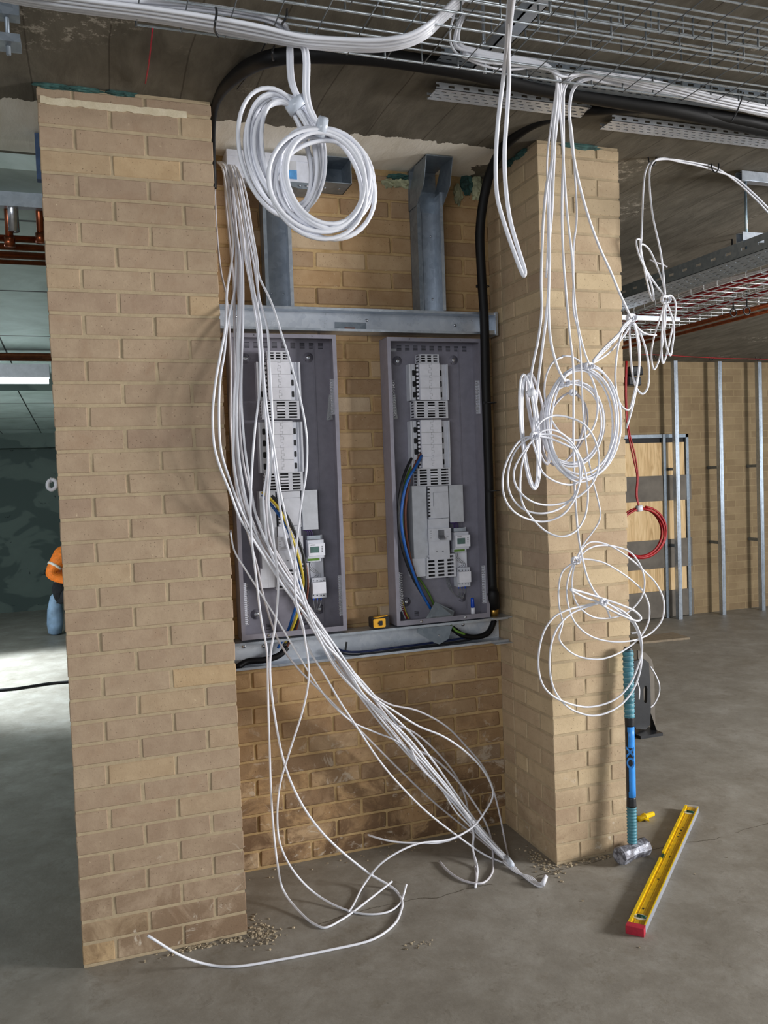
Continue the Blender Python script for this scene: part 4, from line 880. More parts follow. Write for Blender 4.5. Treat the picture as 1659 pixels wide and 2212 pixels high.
ring_set('cable_coil', 'lowest open coil of white cable, crossing the top of the sledgehammer handle', [
 [(1302, 1300), (1263, 1308), (1225, 1318), (1198, 1332), (1178, 1358), (1166, 1395), (1163, 1441), (1172, 1478), (1191, 1501), (1227, 1519), (1276, 1527), (1328, 1511), (1358, 1482), (1378, 1440), (1387, 1400), (1377, 1355), (1352, 1325), (1318, 1306)],
 [(1302, 1302), (1265, 1312), (1235, 1325), (1210, 1348), (1194, 1380), (1187, 1425), (1190, 1465), (1200, 1495), (1225, 1526), (1252, 1540), (1282, 1546), (1320, 1536), (1352, 1512), (1375, 1475), (1386, 1428), (1383, 1385), (1370, 1350), (1340, 1322), (1306, 1302)],
 [(1312, 1318), (1318, 1334)]], -.15, .0040, kn=(1303, 1300, -.17, 7), dy=.005)
ring_set('white_cable', 'flat white cable folded through the lowest knot on the right pier', [[(1232, 1272), (1262, 1280), (1302, 1293), (1345, 1308), (1374, 1322), (1385, 1336), (1378, 1341), (1345, 1330), (1312, 1314), (1290, 1300), (1262, 1290), (1232, 1274)]], -.16, .0044, dy=.004, cat='cable')

# bunch knotted at the right edge of the pier, and the one hanging from the hooks
D = -.16
ring_set('cable_coil', 'bunch of narrow white loops knotted at the right edge of the right pier', [
 [(1364, 688), (1350, 702), (1337, 740), (1329, 812), (1334, 858), (1345, 880), (1358, 885), (1369, 852), (1380, 798), (1381, 740), (1370, 700)],
 [(1362, 690), (1361, 744), (1367, 812), (1377, 842), (1388, 851), (1398, 840), (1402, 806), (1396, 758), (1379, 712), (1366, 694)],
 [(1360, 696), (1340, 722), (1310, 755), (1280, 784), (1315, 762), (1350, 722), (1364, 700)],
 [(1368, 700), (1378, 740), (1381, 790), (1376, 830), (1366, 880), (1353, 925)]], D, .0042, kn=(1363, 687, D-.01, 9, 'white', .004))
ring_set('white_cable', 'short white tail with a blue end sticking right from the edge knot', [[(1368, 694), (1380, 711), (1396, 721), (1418, 724)]], D, .0036, cat='cable')
for i in range(2):
    wcable([(1364-3*i, 690), (1350-4*i, 704), (1335, 722+3*i), (1304, 752+4*i), (1280, 780+2*i)], -.2, 'white cable pulled taut between the edge knot and the big coil knot', 'taut cables between knots', .0042)
D2 = -.02
ring_set('cable_coil', 'bunch of narrow white loops hanging free under the ceiling hooks, right of the pier', [
 [(1437, 648), (1425, 690), (1411, 735), (1407, 771), (1413, 798), (1424, 777), (1432, 735), (1438, 690), (1438, 660)],
 [(1440, 655), (1450, 680), (1456, 710), (1453, 744), (1448, 768), (1440, 750), (1435, 715), (1434, 680), (1436, 655)],
 [(1436, 650), (1431, 700), (1429, 750), (1432, 785), (1440, 765), (1450, 720), (1459, 676), (1458, 650), (1448, 638), (1438, 642)]], D2, .0040, kn=(1437, 647, D2-.01, 9))
ring_set('white_cable', 'doubled white loop twisted around itself above the hanging bunch', [
 [(1437, 640), (1422, 622), (1404, 596), (1386, 565), (1376, 535), (1375, 518), (1382, 518), (1384, 545), (1394, 580), (1408, 618), (1412, 650), (1406, 640), (1396, 600), (1388, 560), (1385, 528), (1400, 536), (1418, 572), (1432, 610), (1437, 636)]], D2, .0040, cat='cable')
for i in range(2):
    du = 12*i
    P = [at(1385+i*52, 524+i*112, D2), at(1388+i*40, 450+i*100, D2), at(1391+i*18, 390+i*70, D2), at(1395+8*i, 368+i*6, .0), at(1408+6*i, 349-i*2, .05), at(1432, 344-i*2, .06), at(1470, 346+i*4, .07), at(1510, 353+i*5, .08), at(1545, 362+i*7, .09), at(1590, 392-i*6, .1), at(1630, 428-i*8, .1), at(1700, 492-i*10, .1), Vector((3.9, .12+.04*i, 2.60)), Vector((5.0, .12+.04*i, 2.60))]
    cable('white_cable', P, .0042, M['white'], 'white cable slung over the two black hooks under the soffit at right', 'cable', 'white cables over the hooks', k=6)
for (u, v, lb) in ((1409, 342, 'left'), (1545, 357, 'right')):
    c_ = at(u, v, .07); mb = MB(); P = []
    for i in range(19):
        a = math.pi*.5+2*math.pi*i/17*.92; P.append(c_+RT*.016*math.cos(a)+Vector((0, 0, 1))*.030*math.sin(a))
    mb.tube(P, .0032, 6); mb.tube([c_+Vector((0, 0, .028)), Vector((c_.x, c_.y, CZ+.01))], .004, 6); top(mb, 'cable_hook', M['blackp'], '%s black ring hook holding two white cables under the soffit' % lb, 'hook', 'black ring hooks')

# ---------------------------------------------------------------- black armoured cables
cable('armoured_cable', [at(462, 408, .26), at(461, 370, .25), at(459, 320, .20), at(459, 270, .12), at(463, 232, .04), at(474, 204, -.06), at(498, 175, -.2), at(535, 146, -.32), (atz(585, 126, 2.855)), atz(640, 119, 2.86), atz(720, 118, 2.86), atz(820, 124, 2.86), atz(920, 138, 2.86), atz(1010, 153, 2.86), atz(1150, 186, 2.86), atz(1300, 212, 2.86), atz(1450, 236, 2.86), atz(1680, 284, 2.86), Vector((5.5, -.32, 2.86))],
      [.011]*3+[.012, .014, .017, .020]+[.024]*3+[.026]*9, M['black'], 'black armoured cable sweeping over the top of the left pier and along the soffit', 'cable', k=8, n=12)
tie([atz(593, 100, 2.89), atz(588, 112, 2.83), atz(590, 130, 2.83), atz(597, 118, 2.88)], .003, 'black clip on the left armoured cable')
BC = .29
cable('armoured_cable', [at(1064, 1275, .35), at(1060, 1180, .35), at(1055, 1000, .35), at(1049, 820, .345), at(1046, 690, .335), at(1040, 590, .32), at(1037, 500, .30), at(1045, 430, .26), at(1060, 370, .2), at(1085, 322, .1), at(1120, 287, -.02), at(1165, 262, -.12), at(1230, 246, -.19), atz(1300, 236, 2.865), atz(1400, 232, 2.865), atz(1480, 240, 2.865), atz(1600, 258, 2.865), atz(1680, 274, 2.865), Vector((5.5, -.40, 2.865))],
      .020, M['black'], 'black armoured cable rising beside the right-hand board and curving over the right pier', 'cable', k=8, n=12)
gl = empty('cable_gland', at(1066, 1330, .40), 'black and brass gland where the right armoured cable enters the bottom channel', 'cable gland')
p = at(1064, 1272, .36); q = at(1067, 1312, .385); q2 = at(1067, 1332, .395)
mb = MB(); mb.tube([p, p+(q-p)*.15, p+(q-p)*.2, q], [.021, .023, .027, .027], 12); mb.build('shroud', M['black'], gl)
mb = MB(); mb.tube([q, q2], .020, 6); mb.build('nut', plain('brass', (176, 138, 70), .35, .9), gl)
for (u, v) in ((1036, 619), (1052, 870), (1060, 1060)):
    c_ = at(u+8, v, .335); mb = MB(); P = [c_+Vector((.025*math.cos(a), .025*math.sin(a)*.9, 0)) for a in [2*math.pi*i/12 for i in range(13)]]; mb.tube(P, .0025, 5)
    mb.obox(c_+Vector((-.028, 0, 0)), (.005, 0, 0), (0, .004, 0), (0, 0, .006)); top(mb, 'cable_tie', M['blackp'], ['upper', 'middle', 'lower'][(619, 870, 1060).index(v)]+' black tie on the right armoured cable', 'cable tie', 'ties on the right armoured cable')

# ---------------------------------------------------------------- ceiling basket trays (run along X)
def basket(y0, y1, z, label, grp, nlong, X0=.25, X1=5.2, side=.05, wr=.0026):
    root = empty('wire_basket_tray', (1.5, (y0+y1)/2, z), label, 'cable tray', grp)
    mb = MB()
    for i in range(1, nlong): y = y0+(y1-y0)*i/nlong; mb.tube([(X0, y, z), (X1, y, z)], wr, 6)
    x = X0; mb.m = 1
    while x < X1: mb.tube([(x, y0, z-wr*1.6), (x, y1, z-wr*1.6)], wr*.55, 5); x += .1
    mb.build('basket_floor', [M['zinc'], M['wire_shaded']], root)
    for y in (y0, y1):
        mb = MB()
        for h_ in (0, side): mb.tube([(X0, y, z+h_), (X1, y, z+h_)], wr*1.15, 6)
        x = X0; mb.m = 1
        while x < X1: mb.tube([(x, y+wr*1.5, z-wr), (x, y+wr*1.5, z+side)], wr*1.05, 5); x += .1
        mb.build('basket_side', [M['zinc'], M['wire_shaded']], root)
    return root
GBk = 'wire basket trays under the soffit'
basket(-1.17, -.93, 2.66, 'wire basket tray nearest the brick piers, under the soffit', GBk, 4)
basket(-1.48, -1.22, 2.66, 'wire basket tray farther out from the piers, at the top of the view', GBk, 5)
basket(-1.06, -.93, 2.76, 'upper narrow wire basket tray stacked above the one nearest the piers', GBk, 3)
# strut hangers across
for i, X in enumerate((1.15, 2.55)):
    mb = MB(); mb.box(X, X+.04, -1.75, -.80, 2.725, 2.729); mb.box(X, X+.003, -1.75, -.80, 2.725, 2.755); mb.box(X+.037, X+.04, -1.75, -.80, 2.725, 2.755)
    for yy_ in (-1.70, -.84): mb.cyl((X+.02, yy_, 2.70), (X+.02, yy_, 2.92), .005, 8)
    top(mb, 'strut_hanger', M['galv'], ['left', 'right'][i]+' steel strut hanger carrying the ceiling baskets', 'hanger', 'strut hangers over the baskets')
cable('cable_red', [(1.5, -1.40, 2.735), (2.1, -1.39, 2.735), (3.5, -1.39, 2.735)], .011, M['red'], 'red cable lying in the ceiling basket at the top right corner', 'cable').name = 'red_cable'
# perforated strut and trays
def perf_tray(label, x0, x1, y0, y1, z, mat='galv', lip=.022, rows=3, grp=None):
    root = empty('perforated_tray', ((x0+x1)/2, (y0+y1)/2, z), label, 'cable tray', grp)
    mb = MB(); mb.frame_plate((x0, y0, z), (1, 0, 0), (0, 1, 0), (0, 0, 1), x1-x0, y1-y0, .0015, .034, .018, rows, .007); mb.build('tray_base', M[mat], root)
    mb = MB(); mb.frame_plate((x0, y0, z), (1, 0, 0), (0, 0, 1), (0, 1, 0), x1-x0, lip, .0015, .05, .022, 1, .008); mb.build('tray_lip', M[mat], root)
    mb = MB(); mb.frame_plate((x0, y1, z), (1, 0, 0), (0, 0, 1), (0, 1, 0), x1-x0, lip, .0015, .05, .022, 1, .008); mb.build('tray_lip', M[mat], root)
    return root
perf_tray('short perforated white steel tray fixed under the soffit left of the right pier', 1.235, 1.83, -.36, -.28, 2.875, 'galv_b')
perf_tray('perforated steel tray at the right edge, above the right pier', 1.97, 3.3, -.27, -.19, 2.882, 'galv_b')
perf_tray('dark perforated tray running along the soffit behind the wire basket', 1.15, 3.6, -.60, -.50, 2.86, 'galv_d', .03)
# fixings in the soffit
for (u, v, du, dv, c0, lb) in ((330, 60, -16, 120, 'redd', 'thin red wire hanging out of the soffit above the left pier'), (578, 85, -66, 108, 'blackp', 'thin black rod slanting below the soffit behind the coils')):
    a = atz(u, v, 2.905); e = atz(u+du, v+dv, 2.900 if dv < 110 else 2.9); cable('fixing_wire', [a, a*.5+e*.5-Vector((0, 0, .012)), e], .0022, M[c0], lb, 'wire')
# ---------------------------------------------------------------- sledgehammer
A = Vector((2.133, -.055, .07)); Bt = Vector((2.160, -.018, .872)); dv_ = (Bt-A).normalized()
hm = empty('sledgehammer', (2.12, -.06, 0), 'sledgehammer with a blue and teal handle standing head down against the right pier', 'sledgehammer')
def hp(f): return A+(Bt-A)*f
def seg(name, f0, f1, r0, r1, mat, parent=hm, rings=0, n=14):
    mb = MB(); P = []; R_ = []
    N = max(2, rings*4) if rings else 6
    for i in range(N+1):
        f = f0+(f1-f0)*i/N; P.append(hp(f)); R_.append(r0+(r1-r0)*i/N+(.0018*math.sin(i*math.pi/2) if rings else 0))
    mb.tube(P, R_, n); return mb.build(name, mat, parent, hm.location)
seg('lower_grip', .0, .19, .0195, .0195, M['teal'], rings=12)
seg('collar', .185, .235, .0205, .0188, M['blackp'])
seg('shaft', .23, .60, .0188, .0188, M['bluef'])
seg('collar', .595, .645, .0188, .0205, M['blackp'])
g = seg('upper_grip', .64, .985, .0205, .0215, M['teal'], rings=13)
seg('butt', .98, 1.0, .0215, .015, M['blackp'])
mb = MB()
tow = (CAM-hp(.5)); tow.z = 0; tow.normalize(); sdv = dv_.cross(tow).normalized()
for i in range(12):
    f = .66+.027*i; P = []
    for k_ in range(9):
        a = -1.3+2.6*k_/8; P.append(hp(f-.010*(k_/8)+.004*math.sin(k_/8*math.pi))+tow*.0222*math.cos(a)+sdv*.0228*math.sin(a)*-1)
    mb.tube(P, .0012, 5)
mb.build('grip_ridges', M['ring'], g, hm.location)
mb = MB()
SGN = 1 if sdv.dot(RT) > 0 else -1
for (f0, f1, s0) in ((.235, .60, 1),):
    for i in range(12):
        fa = f0+(f1-f0)*i/12; fb = f0+(f1-f0)*(i+1)/12; P = []
        for f in (fa, fb):
            for k_ in range(5):
                a = -math.radians(22+ (8 if i in (0, 11) else 0)+k_*24)*SGN; P.append(hp(f)+tow*.0194*math.cos(a)+sdv*.0194*math.sin(a))
        mb.add(P, [(k_, k_+1, 6+k_, 5+k_) for k_ in range(4)])
mb.build('side_stripe', M['blackp'], hm, hm.location)
mb = MB(); mb.v = []; 
for f in (.395, .485): pass
mbk = MB()
for i in range(4):
    fa = .395+i*.0235; P = []
    for f in (fa, fa+.0235):
        for k_ in range(6):
            a = math.radians(-75+k_*24); P.append(hp(f)+tow*.0192*math.cos(a)+sdv*.0192*math.sin(a))
    mbk.add(P, [(k_, k_+1, 7+k_, 6+k_) for k_ in range(5)])
mbk.build('logo_band', M['blackp'], hm, hm.location)
fo = text('OX', .040, .0006, M['bluef'], hm, sx=1.45, center=True, off=.0012)
yv = (-sdv if sdv.dot(RT) > 0 else sdv)           # text up = picture left, reading upwards
xv = dv_; zv = tow; m3 = Matrix((xv, yv, xv.cross(yv))).transposed(); mm = m3.to_4x4()
mm.translation = hp(.44)+tow*.0198+(-yv)*.002-hm.location; fo.matrix_local = mm
mb = MB(); hx = Vector((.97, -.24*-1, 0)).normalized(); c0 = Vector((2.128, -.062, .0385)); Ln = .083
mb.tube([c0-hx*Ln, c0-hx*(Ln-.006), c0-hx*.045, c0-hx*.02, c0+hx*.02, c0+hx*.045, c0+hx*(Ln-.006), c0+hx*Ln], [.031, .037, .037, .031, .031, .037, .037, .031], 8)
hd = mb.build('head', M['head'], hm); 
for f in hd.data.polygons: f.use_smooth = False

# ---------------------------------------------------------------- spirit level lying on the floor
nl = atz(1351.6, 1998, .028); nr = atz(1391, 2007, .028); fl = atz(1480, 1739, .028); fr_ = atz(1508, 1742, .028)
L0 = (nl+nr)/2; L1 = (fl+fr_)/2; dx = (L1-L0); LEN = dx.length; dx.normalize(); dw = Vector((dx.y, -dx.x, 0)); WD = .060
lv = empty('spirit_level', (L0.x, L0.y, 0), 'long yellow spirit level with a red end cap lying on the concrete floor', 'spirit level')
def lb(mb, a0, a1, w0, w1, z0, z1):
    mb.obox(L0.xy.to_3d()+dx*((a0+a1)/2)+dw*((w0+w1)/2)+Vector((0, 0, (z0+z1)/2)), dx*((a1-a0)/2), dw*((w1-w0)/2), Vector((0, 0, (z1-z0)/2)))
hw = WD/2
mb = MB(); lb(mb, .025, LEN*.495, -hw, -hw+.010, 0, .028); lb(mb, LEN*.535, LEN, -hw, -hw+.010, 0, .028); mb.build('flange', M['yel'], lv)
mb = MB(); lb(mb, .025, LEN, hw-.004, hw, 0, .028); mb.build('flange', M['yel'], lv)
mb = MB(); lb(mb, .025, LEN, hw-.0005, hw+.0012, .001, .026); mb.build('pale_side_strip', M['abs_d'], lv)  # pale grey strip along the right side of the level
mb = MB(); lb(mb, .025, LEN, -hw+.004, hw-.003, .004, .021); lb(mb, .025, LEN, -hw+.018, -hw+.0195, .021, .0225); lb(mb, .025, LEN, hw-.022, hw-.0205, .021, .0225); mb.build('web', M['yel_d'], lv)
mb = MB(); lb(mb, -.004, .026, -hw-.001, hw+.001, 0, .0285); mb.build('end_cap', M['redd'], lv)
mb = MB(); lb(mb, LEN, LEN+.006, -hw, hw, 0, .0285); mb.build('end_cap', M['cov'], lv)
for a in (.085, LEN-.07):
    mb = MB(); c_ = L0.xy.to_3d()+dx*a+Vector((0, 0, .0212)); P = []
    for i in range(20): t_ = 2*math.pi*i/20; P.append(c_+dw*.025*math.cos(t_)+dx*.019*math.sin(t_))
    mb.prism(P, (0, 0, .0022)); vb2 = mb.build('vial_mount', M['vialw'], lv)
    mb = MB(); mb.tube([c_-dw*.010+Vector((0, 0, .003)), c_+dw*.020+Vector((0, 0, .003))], .007, 8); mb.build('vial', M['vial'], vb2, lv.location)
mb = MB(); lb(mb, LEN*.498, LEN*.532, -hw+.002, -hw+.012, .004, .024); mb.build('vial', M['vial'], lv)
mb = MB()
for (a, w0, s_) in ((LEN*.70, .0, .006), (LEN*.73, .0, .005), (LEN*.76, .001, .007), (LEN*.79, .001, .004), (LEN*.34, 0, .004), (LEN*.52, .005, .006), (.15, -.004, .006)):
    lb(mb, a-s_, a+s_, w0-.003, w0+.004, .0208, .0213)
mb.build('printed_marks', M['ink'], lv)

# yellow plug, plank, black slotted stand, ring behind it
yp = empty('plastic_plug', atz(1395, 1772, 0), 'small yellow plastic plug lying on the floor just behind the hammer head', 'plastic plug')
a = atz(1380, 1769, .014); e = atz(1411, 1758, .014); mb = MB(); mb.tube([a, a+(e-a)*.35, a+(e-a)*.36, a+(e-a)*.42, a+(e-a)*.43, e], [.013, .013, .0175, .0175, .012, .011], 12); mb.build('body', M['yel'], yp)
mb = MB(); q = a+(e-a)*.39; mb.prism([q+Vector((-.012, -.014, -.006)), q+Vector((.014, -.014, -.006)), q+Vector((.004, -.030, -.012))], (0, 0, .006)); mb.build('fin', M['yel'], yp)
a = atz(1384, 1391, .0); e = atz(1491, 1381, .0); dd = (e-a).normalized(); nn_ = Vector((-dd.y, dd.x, 0)); mb = MB()
mb.prism([a, e, e+nn_*.28, a+nn_*.2], (0, 0, .018)); top(mb, 'plank', M['sand'], 'thin wooden board lying flat on the floor behind the right pier', 'board')
mb = MB(); mb.box(4.95, 5.06, 3.9, 3.93, .0, .012); top(mb, 'plank', M['abs'], 'tiny pale offcut on the floor of the right-hand bay', 'offcut')
st = empty('slotted_stand', (3.22, 1.3, 0), 'black slotted plastic stand on the floor behind the sledgehammer handle', 'stand')
def flat(pts, y0, th, name, mat, parent, holes=None):
    mb = MB(); mb.prism([Vector((p[0], y0, p[1])) for p in pts], (0, th, 0)); return mb.build(name, mat, parent)
def W2(u, v, Y=1.3): p_ = at(u, v, Y); return (p_.x, max(p_.z, .003))
mb = MB()
# plate around an oval slot, built as a ring of quads
outer = [(1370, 1428), (1392, 1424), (1402, 1432), (1405, 1480), (1406, 1530), (1404, 1566), (1395, 1576), (1374, 1574), (1366, 1560), (1366, 1530), (1366, 1480), (1366, 1445)]
ic = (1394.5, 1500); inner = []
for (u, v) in outer:
    a = math.atan2((v-1500)/2.2, (u-1388)); inner.append((ic[0]+4.6*math.cos(a), ic[1]+14*math.sin(a)+(5 if math.sin(a) > 0 else -5)*min(1, abs(math.sin(a))*3)))
n = len(outer); V = []
for y in (1.30, 1.325):
    for q in outer+inner: x, z_ = W2(*q); V.append((x, y, z_))
F = []
for i in range(n):
    j = (i+1) % n
    F += [(i, j, n+j, n+i), (2*n+i, 2*n+j, 3*n+j, 3*n+i), (i, j, 2*n+j, 2*n+i), (n+i, n+j, 3*n+j, 3*n+i)]
mb.add(V, F); mb.build('upright_plate', M['blackp'], st)
mb = MB(); x0, z0 = W2(1366, 1574); x1, _ = W2(1410, 1570); mb.box(x0, x1+.012, 1.22, 1.36, .0, .018); mb.prism([(x1-.012, 1.30, .018), (x1+.006, 1.27, .018), (x1-.012, 1.30, .12)], (.006, .02, 0)); mb.build('foot', M['blackp'], st)
mb = MB()
P = [at(u, v, 1.42) for (u, v) in ((1378, 1405), (1395, 1410), (1408, 1425), (1413, 1445))]; mb.prism(P+[Vector((P[-1].x, 1.42, .001)), Vector((P[0].x, 1.42, .001))], (0, .012, 0)); top(mb, 'cardboard_piece', M['board'], 'curved brown piece behind the black slotted stand', 'board')
cable('white_cable', [at(1405, 1440, 1.36), at(1416, 1458, 1.36), at(1424, 1480, 1.36), at(1423, 1500, 1.36), at(1412, 1522, 1.36), at(1402, 1530, 1.36)], .005, M['white'], 'white cable end curving out behind the black slotted stand', 'cable', k=6)
cable('white_cable', [at(1377, 1474, 1.28), at(1381, 1490, 1.27), at(1380, 1511, 1.27)], .005, M['white'], 'short white cable end in front of the black slotted stand', 'cable')

# ---------------------------------------------------------------- right-hand bay
root = empty('boarded_opening', (5.75, 4.48, 0), 'boarded opening with plywood and grey board strips in the far brick wall', 'boarded opening')
mb = MB(); mb.box(5.2, 6.095, 4.44, 4.49, 1.895, 1.93); mb.box(6.06, 6.095, 4.44, 4.49, .0, 1.93); mb.box(5.765, 5.80, 4.43, 4.47, .0, 1.93); mb.build('metal_frame', M['galv_d'], root)
mb = MB(); mb.box(5.2, 6.06, 4.475, 4.495, 1.80, 1.90); mb.build('dark_gap', M['enc_d'], root)
for (z1_, z0_, mt) in ((1.845, 1.501, 'ply'), (1.501, 1.237, 'board'), (1.237, .83, 'ply'), (.83, .53, 'board'), (.53, .29, 'ply'), (.29, .01, 'board')):
    mb = MB(); q = 1 if mt == 'ply' else 0; mb.box(5.2, 6.05+(0 if q else .07), 4.455-(.012 if not q else 0), 4.478, z0_, z1_); mb.build('plywood_sheet' if q else 'grey_sheet', M[mt], root)
for i, (X, lb_) in enumerate(((5.842, 'left'), (6.40, 'middle'), (6.925, 'right'))):
    mb = MB(); zt = 2.675; y0 = 4.30
    mb.box(X-.024, X+.024, y0, y0+.0015, 0, zt); mb.box(X-.024, X-.0225, y0, y0+.05, 0, zt); mb.box(X+.0225, X+.024, y0, y0+.05, 0, zt); mb.box(X-.008, X+.008, y0-.002, y0, 0, zt)
    top(mb, 'metal_stud', M['galv'], '%s upright metal stud in front of the far brick wall at right' % lb_, 'metal stud', 'metal studs')
for i in range(3):
    X = (5.842, 6.40, 6.925)[i]; mb = MB(); mb.box(X-.02, X+.02, 4.35, 4.499, 1.55, 1.58); mb.box(X-.02, X+.02, 4.35, 4.499, .75, .78); top(mb, 'stud_bracket', M['galv_d'], 'pair of dark brackets behind the %s metal stud' % ('left', 'middle', 'right')[i], 'bracket', 'stud brackets')
for i, (u, v) in enumerate(((1420, 768), (1537, 771), (1637, 772))):
    c_ = at(u, v, 4.2); mb = MB(); mb.tube([c_+Vector((.03*math.cos(a), 0, .035*math.sin(a))) for a in [2*math.pi*k_/12+.3 for k_ in range(12)]], .006, 5)
    mb.cyl(c_+Vector((0, 0, .033)), c_+Vector((0, 0, .12)), .006, 6); top(mb, 'cable_hook', M['blackp'], 'black ring hook under the soffit near the top of the %s far stud' % ('left', 'middle', 'right')[i], 'hook', 'far ring hooks')
cable('red_wire', [at(1365, 764, 4.15), at(1450, 768, 4.15), at(1540, 773, 4.15), at(1700, 777, 4.15)], .004, M['red'], 'thin red wire strung along the top of the far brick wall', 'cable')
# red cable loop hanging
YR2 = 3.2
for i in range(2):
    cable('red_cable', [at(1352+2*i, 780, YR2), at(1351+2*i, 860, YR2), at(1356+3*i, 930, YR2), at(1368+5*i, 990, YR2), at(1376+2*i, 1030, YR2), at(1374+2*i, 1070, YR2), at(1381, 1098, YR2)], .007, M['red'], 'red cable dropping beside the right pier to the red coil', 'cable', 'red drop cables')
rc_ = coil('cable_coil', 'coil of red cable hanging in front of the plywood, half hidden by the right pier', (1385, 1152), 49, 52, .1, YR2, 5, 4, .010, seed=23, dy=.02, mat='red')
mb = MB(); mb.tube([at(1380, 1092, YR2-.02), at(1382, 1104, YR2-.02)], .03, 8); mb.build('tie', M['abs_w'], rc_)
for k_, (u, v) in enumerate(((1375, 800), (1372, 822))):
    c_ = at(u, v, 3.6); mb = MB(); mb.brick(c_.x-.07, c_.x+.07, 3.6, 3.68, c_.z-.045, c_.z+.04, .01, .006); top(mb, 'junction_box', M['blackp'], ['upper', 'lower'][k_]+' dark box behind the right edge of the pier', 'box', 'dark boxes by the far wall')
# trays running away into the bay
TX = 2.92; TZ = 2.60
root = empty('perforated_tray', (3.1, 1.2, 2.60), 'grey perforated tray running away from the viewer in the right-hand bay', 'cable tray')
mb = MB(); mb.frame_plate((2.90, -.6, 2.53), (0, 1, 0), (0, 0, 1), (1, 0, 0), 5.0, .07, .002, .10, .035, 1, .012)
mb.build('tray_side', M['galv_d'], root)
mb = MB(); mb.frame_plate((2.90, -.6, 2.53), (0, 1, 0), (1, 0, 0), (0, 0, 1), 5.0, .22, .002, .06, .03, 4, .009); mb.build('tray_base', M['galv_d'], root)
def basketY(x0, x1, z, Y0, Y1, label, side=.06):
    root = empty('wire_basket_tray', ((x0+x1)/2, Y0, z), label, 'cable tray', 'wire baskets in the right-hand bay'); wr = .0026
    mb = MB()
    for i in range(1, 5): x = x0+(x1-x0)*i/5; mb.tube([(x, Y0, z), (x, Y1, z)], wr, 5)
    y = Y0
    while y < Y1: mb.tube([(x0, y, z-.004), (x1, y, z-.004)], wr, 5); y += .1
    mb.build('basket_floor', M['zinc'], root)
    for x in (x0, x1):
        mb = MB()
        for h_ in (0, side/2): mb.tube([(x, Y0, z+h_), (x, Y1, z+h_)], wr, 5)
        y = Y0
        while y < Y1: mb.tube([(x, y, z), (x, y, z+side)], wr, 5); y += .1
        mb.build('basket_side', M['zinc'], root)
basketY(3.18, 3.48, 2.52, -.2, 4.3, 'left wire basket running away in the right-hand bay')
basketY(3.52, 3.82, 2.52, -.2, 4.3, 'right wire basket running away in the right-hand bay, over the red cables')
for i, (x, r_) in enumerate(((3.30, .017), (3.44, .010), (3.62, .013))):
    cable('red_cable', [(x, -.1, 2.537), (x+.01, 1.5, 2.535), (x, 4.2, 2.537)], r_, M['red'], ['thick', 'left thin', 'right thin'][i]+' red cable lying in the wire baskets of the right-hand bay', 'cable', 'red cables in the far baskets')
for i in range(7):
    P = [at(1396+3*i, 608+2*i, 1.0)]; x = 3.22+.03*i
    cable('white_cable', [(x, 1.7+.15*(i % 3), 2.55), (x+.02, 1.3, 2.545+.01*(i % 2)), (x-.03, .8, 2.56), (x+.04, .3, 2.55), (x, -.2, 2.56)], .005, M['white2'], 'white cable lying in the left basket of the right-hand bay', 'cable', 'white cables in the far basket', k=6)
cable('white_cable', [at(1340, 526, 1.6), at(1375, 545, 1.5), at(1405, 562, 1.4), at(1432, 572, 1.4), at(1441, 577, 1.4)], .005, M['white2'], 'white cable crossing the dark soffit just right of the pier', 'cable')
# copper pipes along the bay
for i, (x, z_) in enumerate(((3.72, 2.515), (3.80, 2.50))):
    mb = MB(); mb.cyl((x, .2, z_-.03), (x, 4.45, z_-.03), .011 if i else .014, 10); top(mb, 'copper_pipe', M['copper'], 'copper pipe running along the soffit of the right-hand bay', 'pipe', 'copper pipes in the right-hand bay')
for (u, v, Y, lb_) in ((1583, 600, .98, 'left'), (1612, 596, .86, 'right')):
    c_ = at(u, v, Y); c2_ = at(u+1, v+68, Y); mb = MB(); mb.cyl((c_.x, Y, CZ), (c_.x, Y, c2_.z), .005, 6)
    mb.tube([Vector((c_.x, Y, c2_.z-.02))+Vector((.022*math.cos(a), 0, .022*math.sin(a))) for a in [2*math.pi*k_/12 for k_ in range(13)]], .004, 5); top(mb, 'pipe_clip', M['blackp'], '%s threaded rod with a ring clip on the far copper pipes' % lb_, 'pipe clip', 'pipe clips')
# trapeze supports
def strut(p0, p1, label, grp=None, hh=.02):
    p0 = Vector(p0); p1 = Vector(p1); d = (p1-p0); L = d.length/2; d.normalize(); s_ = Vector((-d.y, d.x, 0)); mb = MB(); c_ = (p0+p1)/2
    mb.obox(c_-Vector((0, 0, hh)), d*L, s_*hh, Vector((0, 0, .0015))); mb.obox(c_+s_*hh, d*L, s_*.0015, Vector((0, 0, hh))); mb.obox(c_-s_*hh, d*L, s_*.0015, Vector((0, 0, hh)))
    mb.obox(c_+s_*hh*.7+Vector((0, 0, hh)), d*L, s_*hh*.3, Vector((0, 0, .0015))); mb.obox(c_-s_*hh*.7+Vector((0, 0, hh)), d*L, s_*hh*.3, Vector((0, 0, .0015)))
    return top(mb, 'steel_strut', M['galv'], label, 'strut', grp)
p0 = at(1603, 378, .12); strut((p0.x-.02, .12, 2.885), (4.4, .12, 2.885), 'short steel strut fixed to the soffit at the right edge', 'struts in the right-hand bay')
Yt = .12; p1 = at(1605, 514, Yt); strut((p1.x-.02, Yt, p1.z), (4.6, Yt, p1.z-.0), 'steel strut of the trapeze hanger at the right edge', 'struts in the right-hand bay')
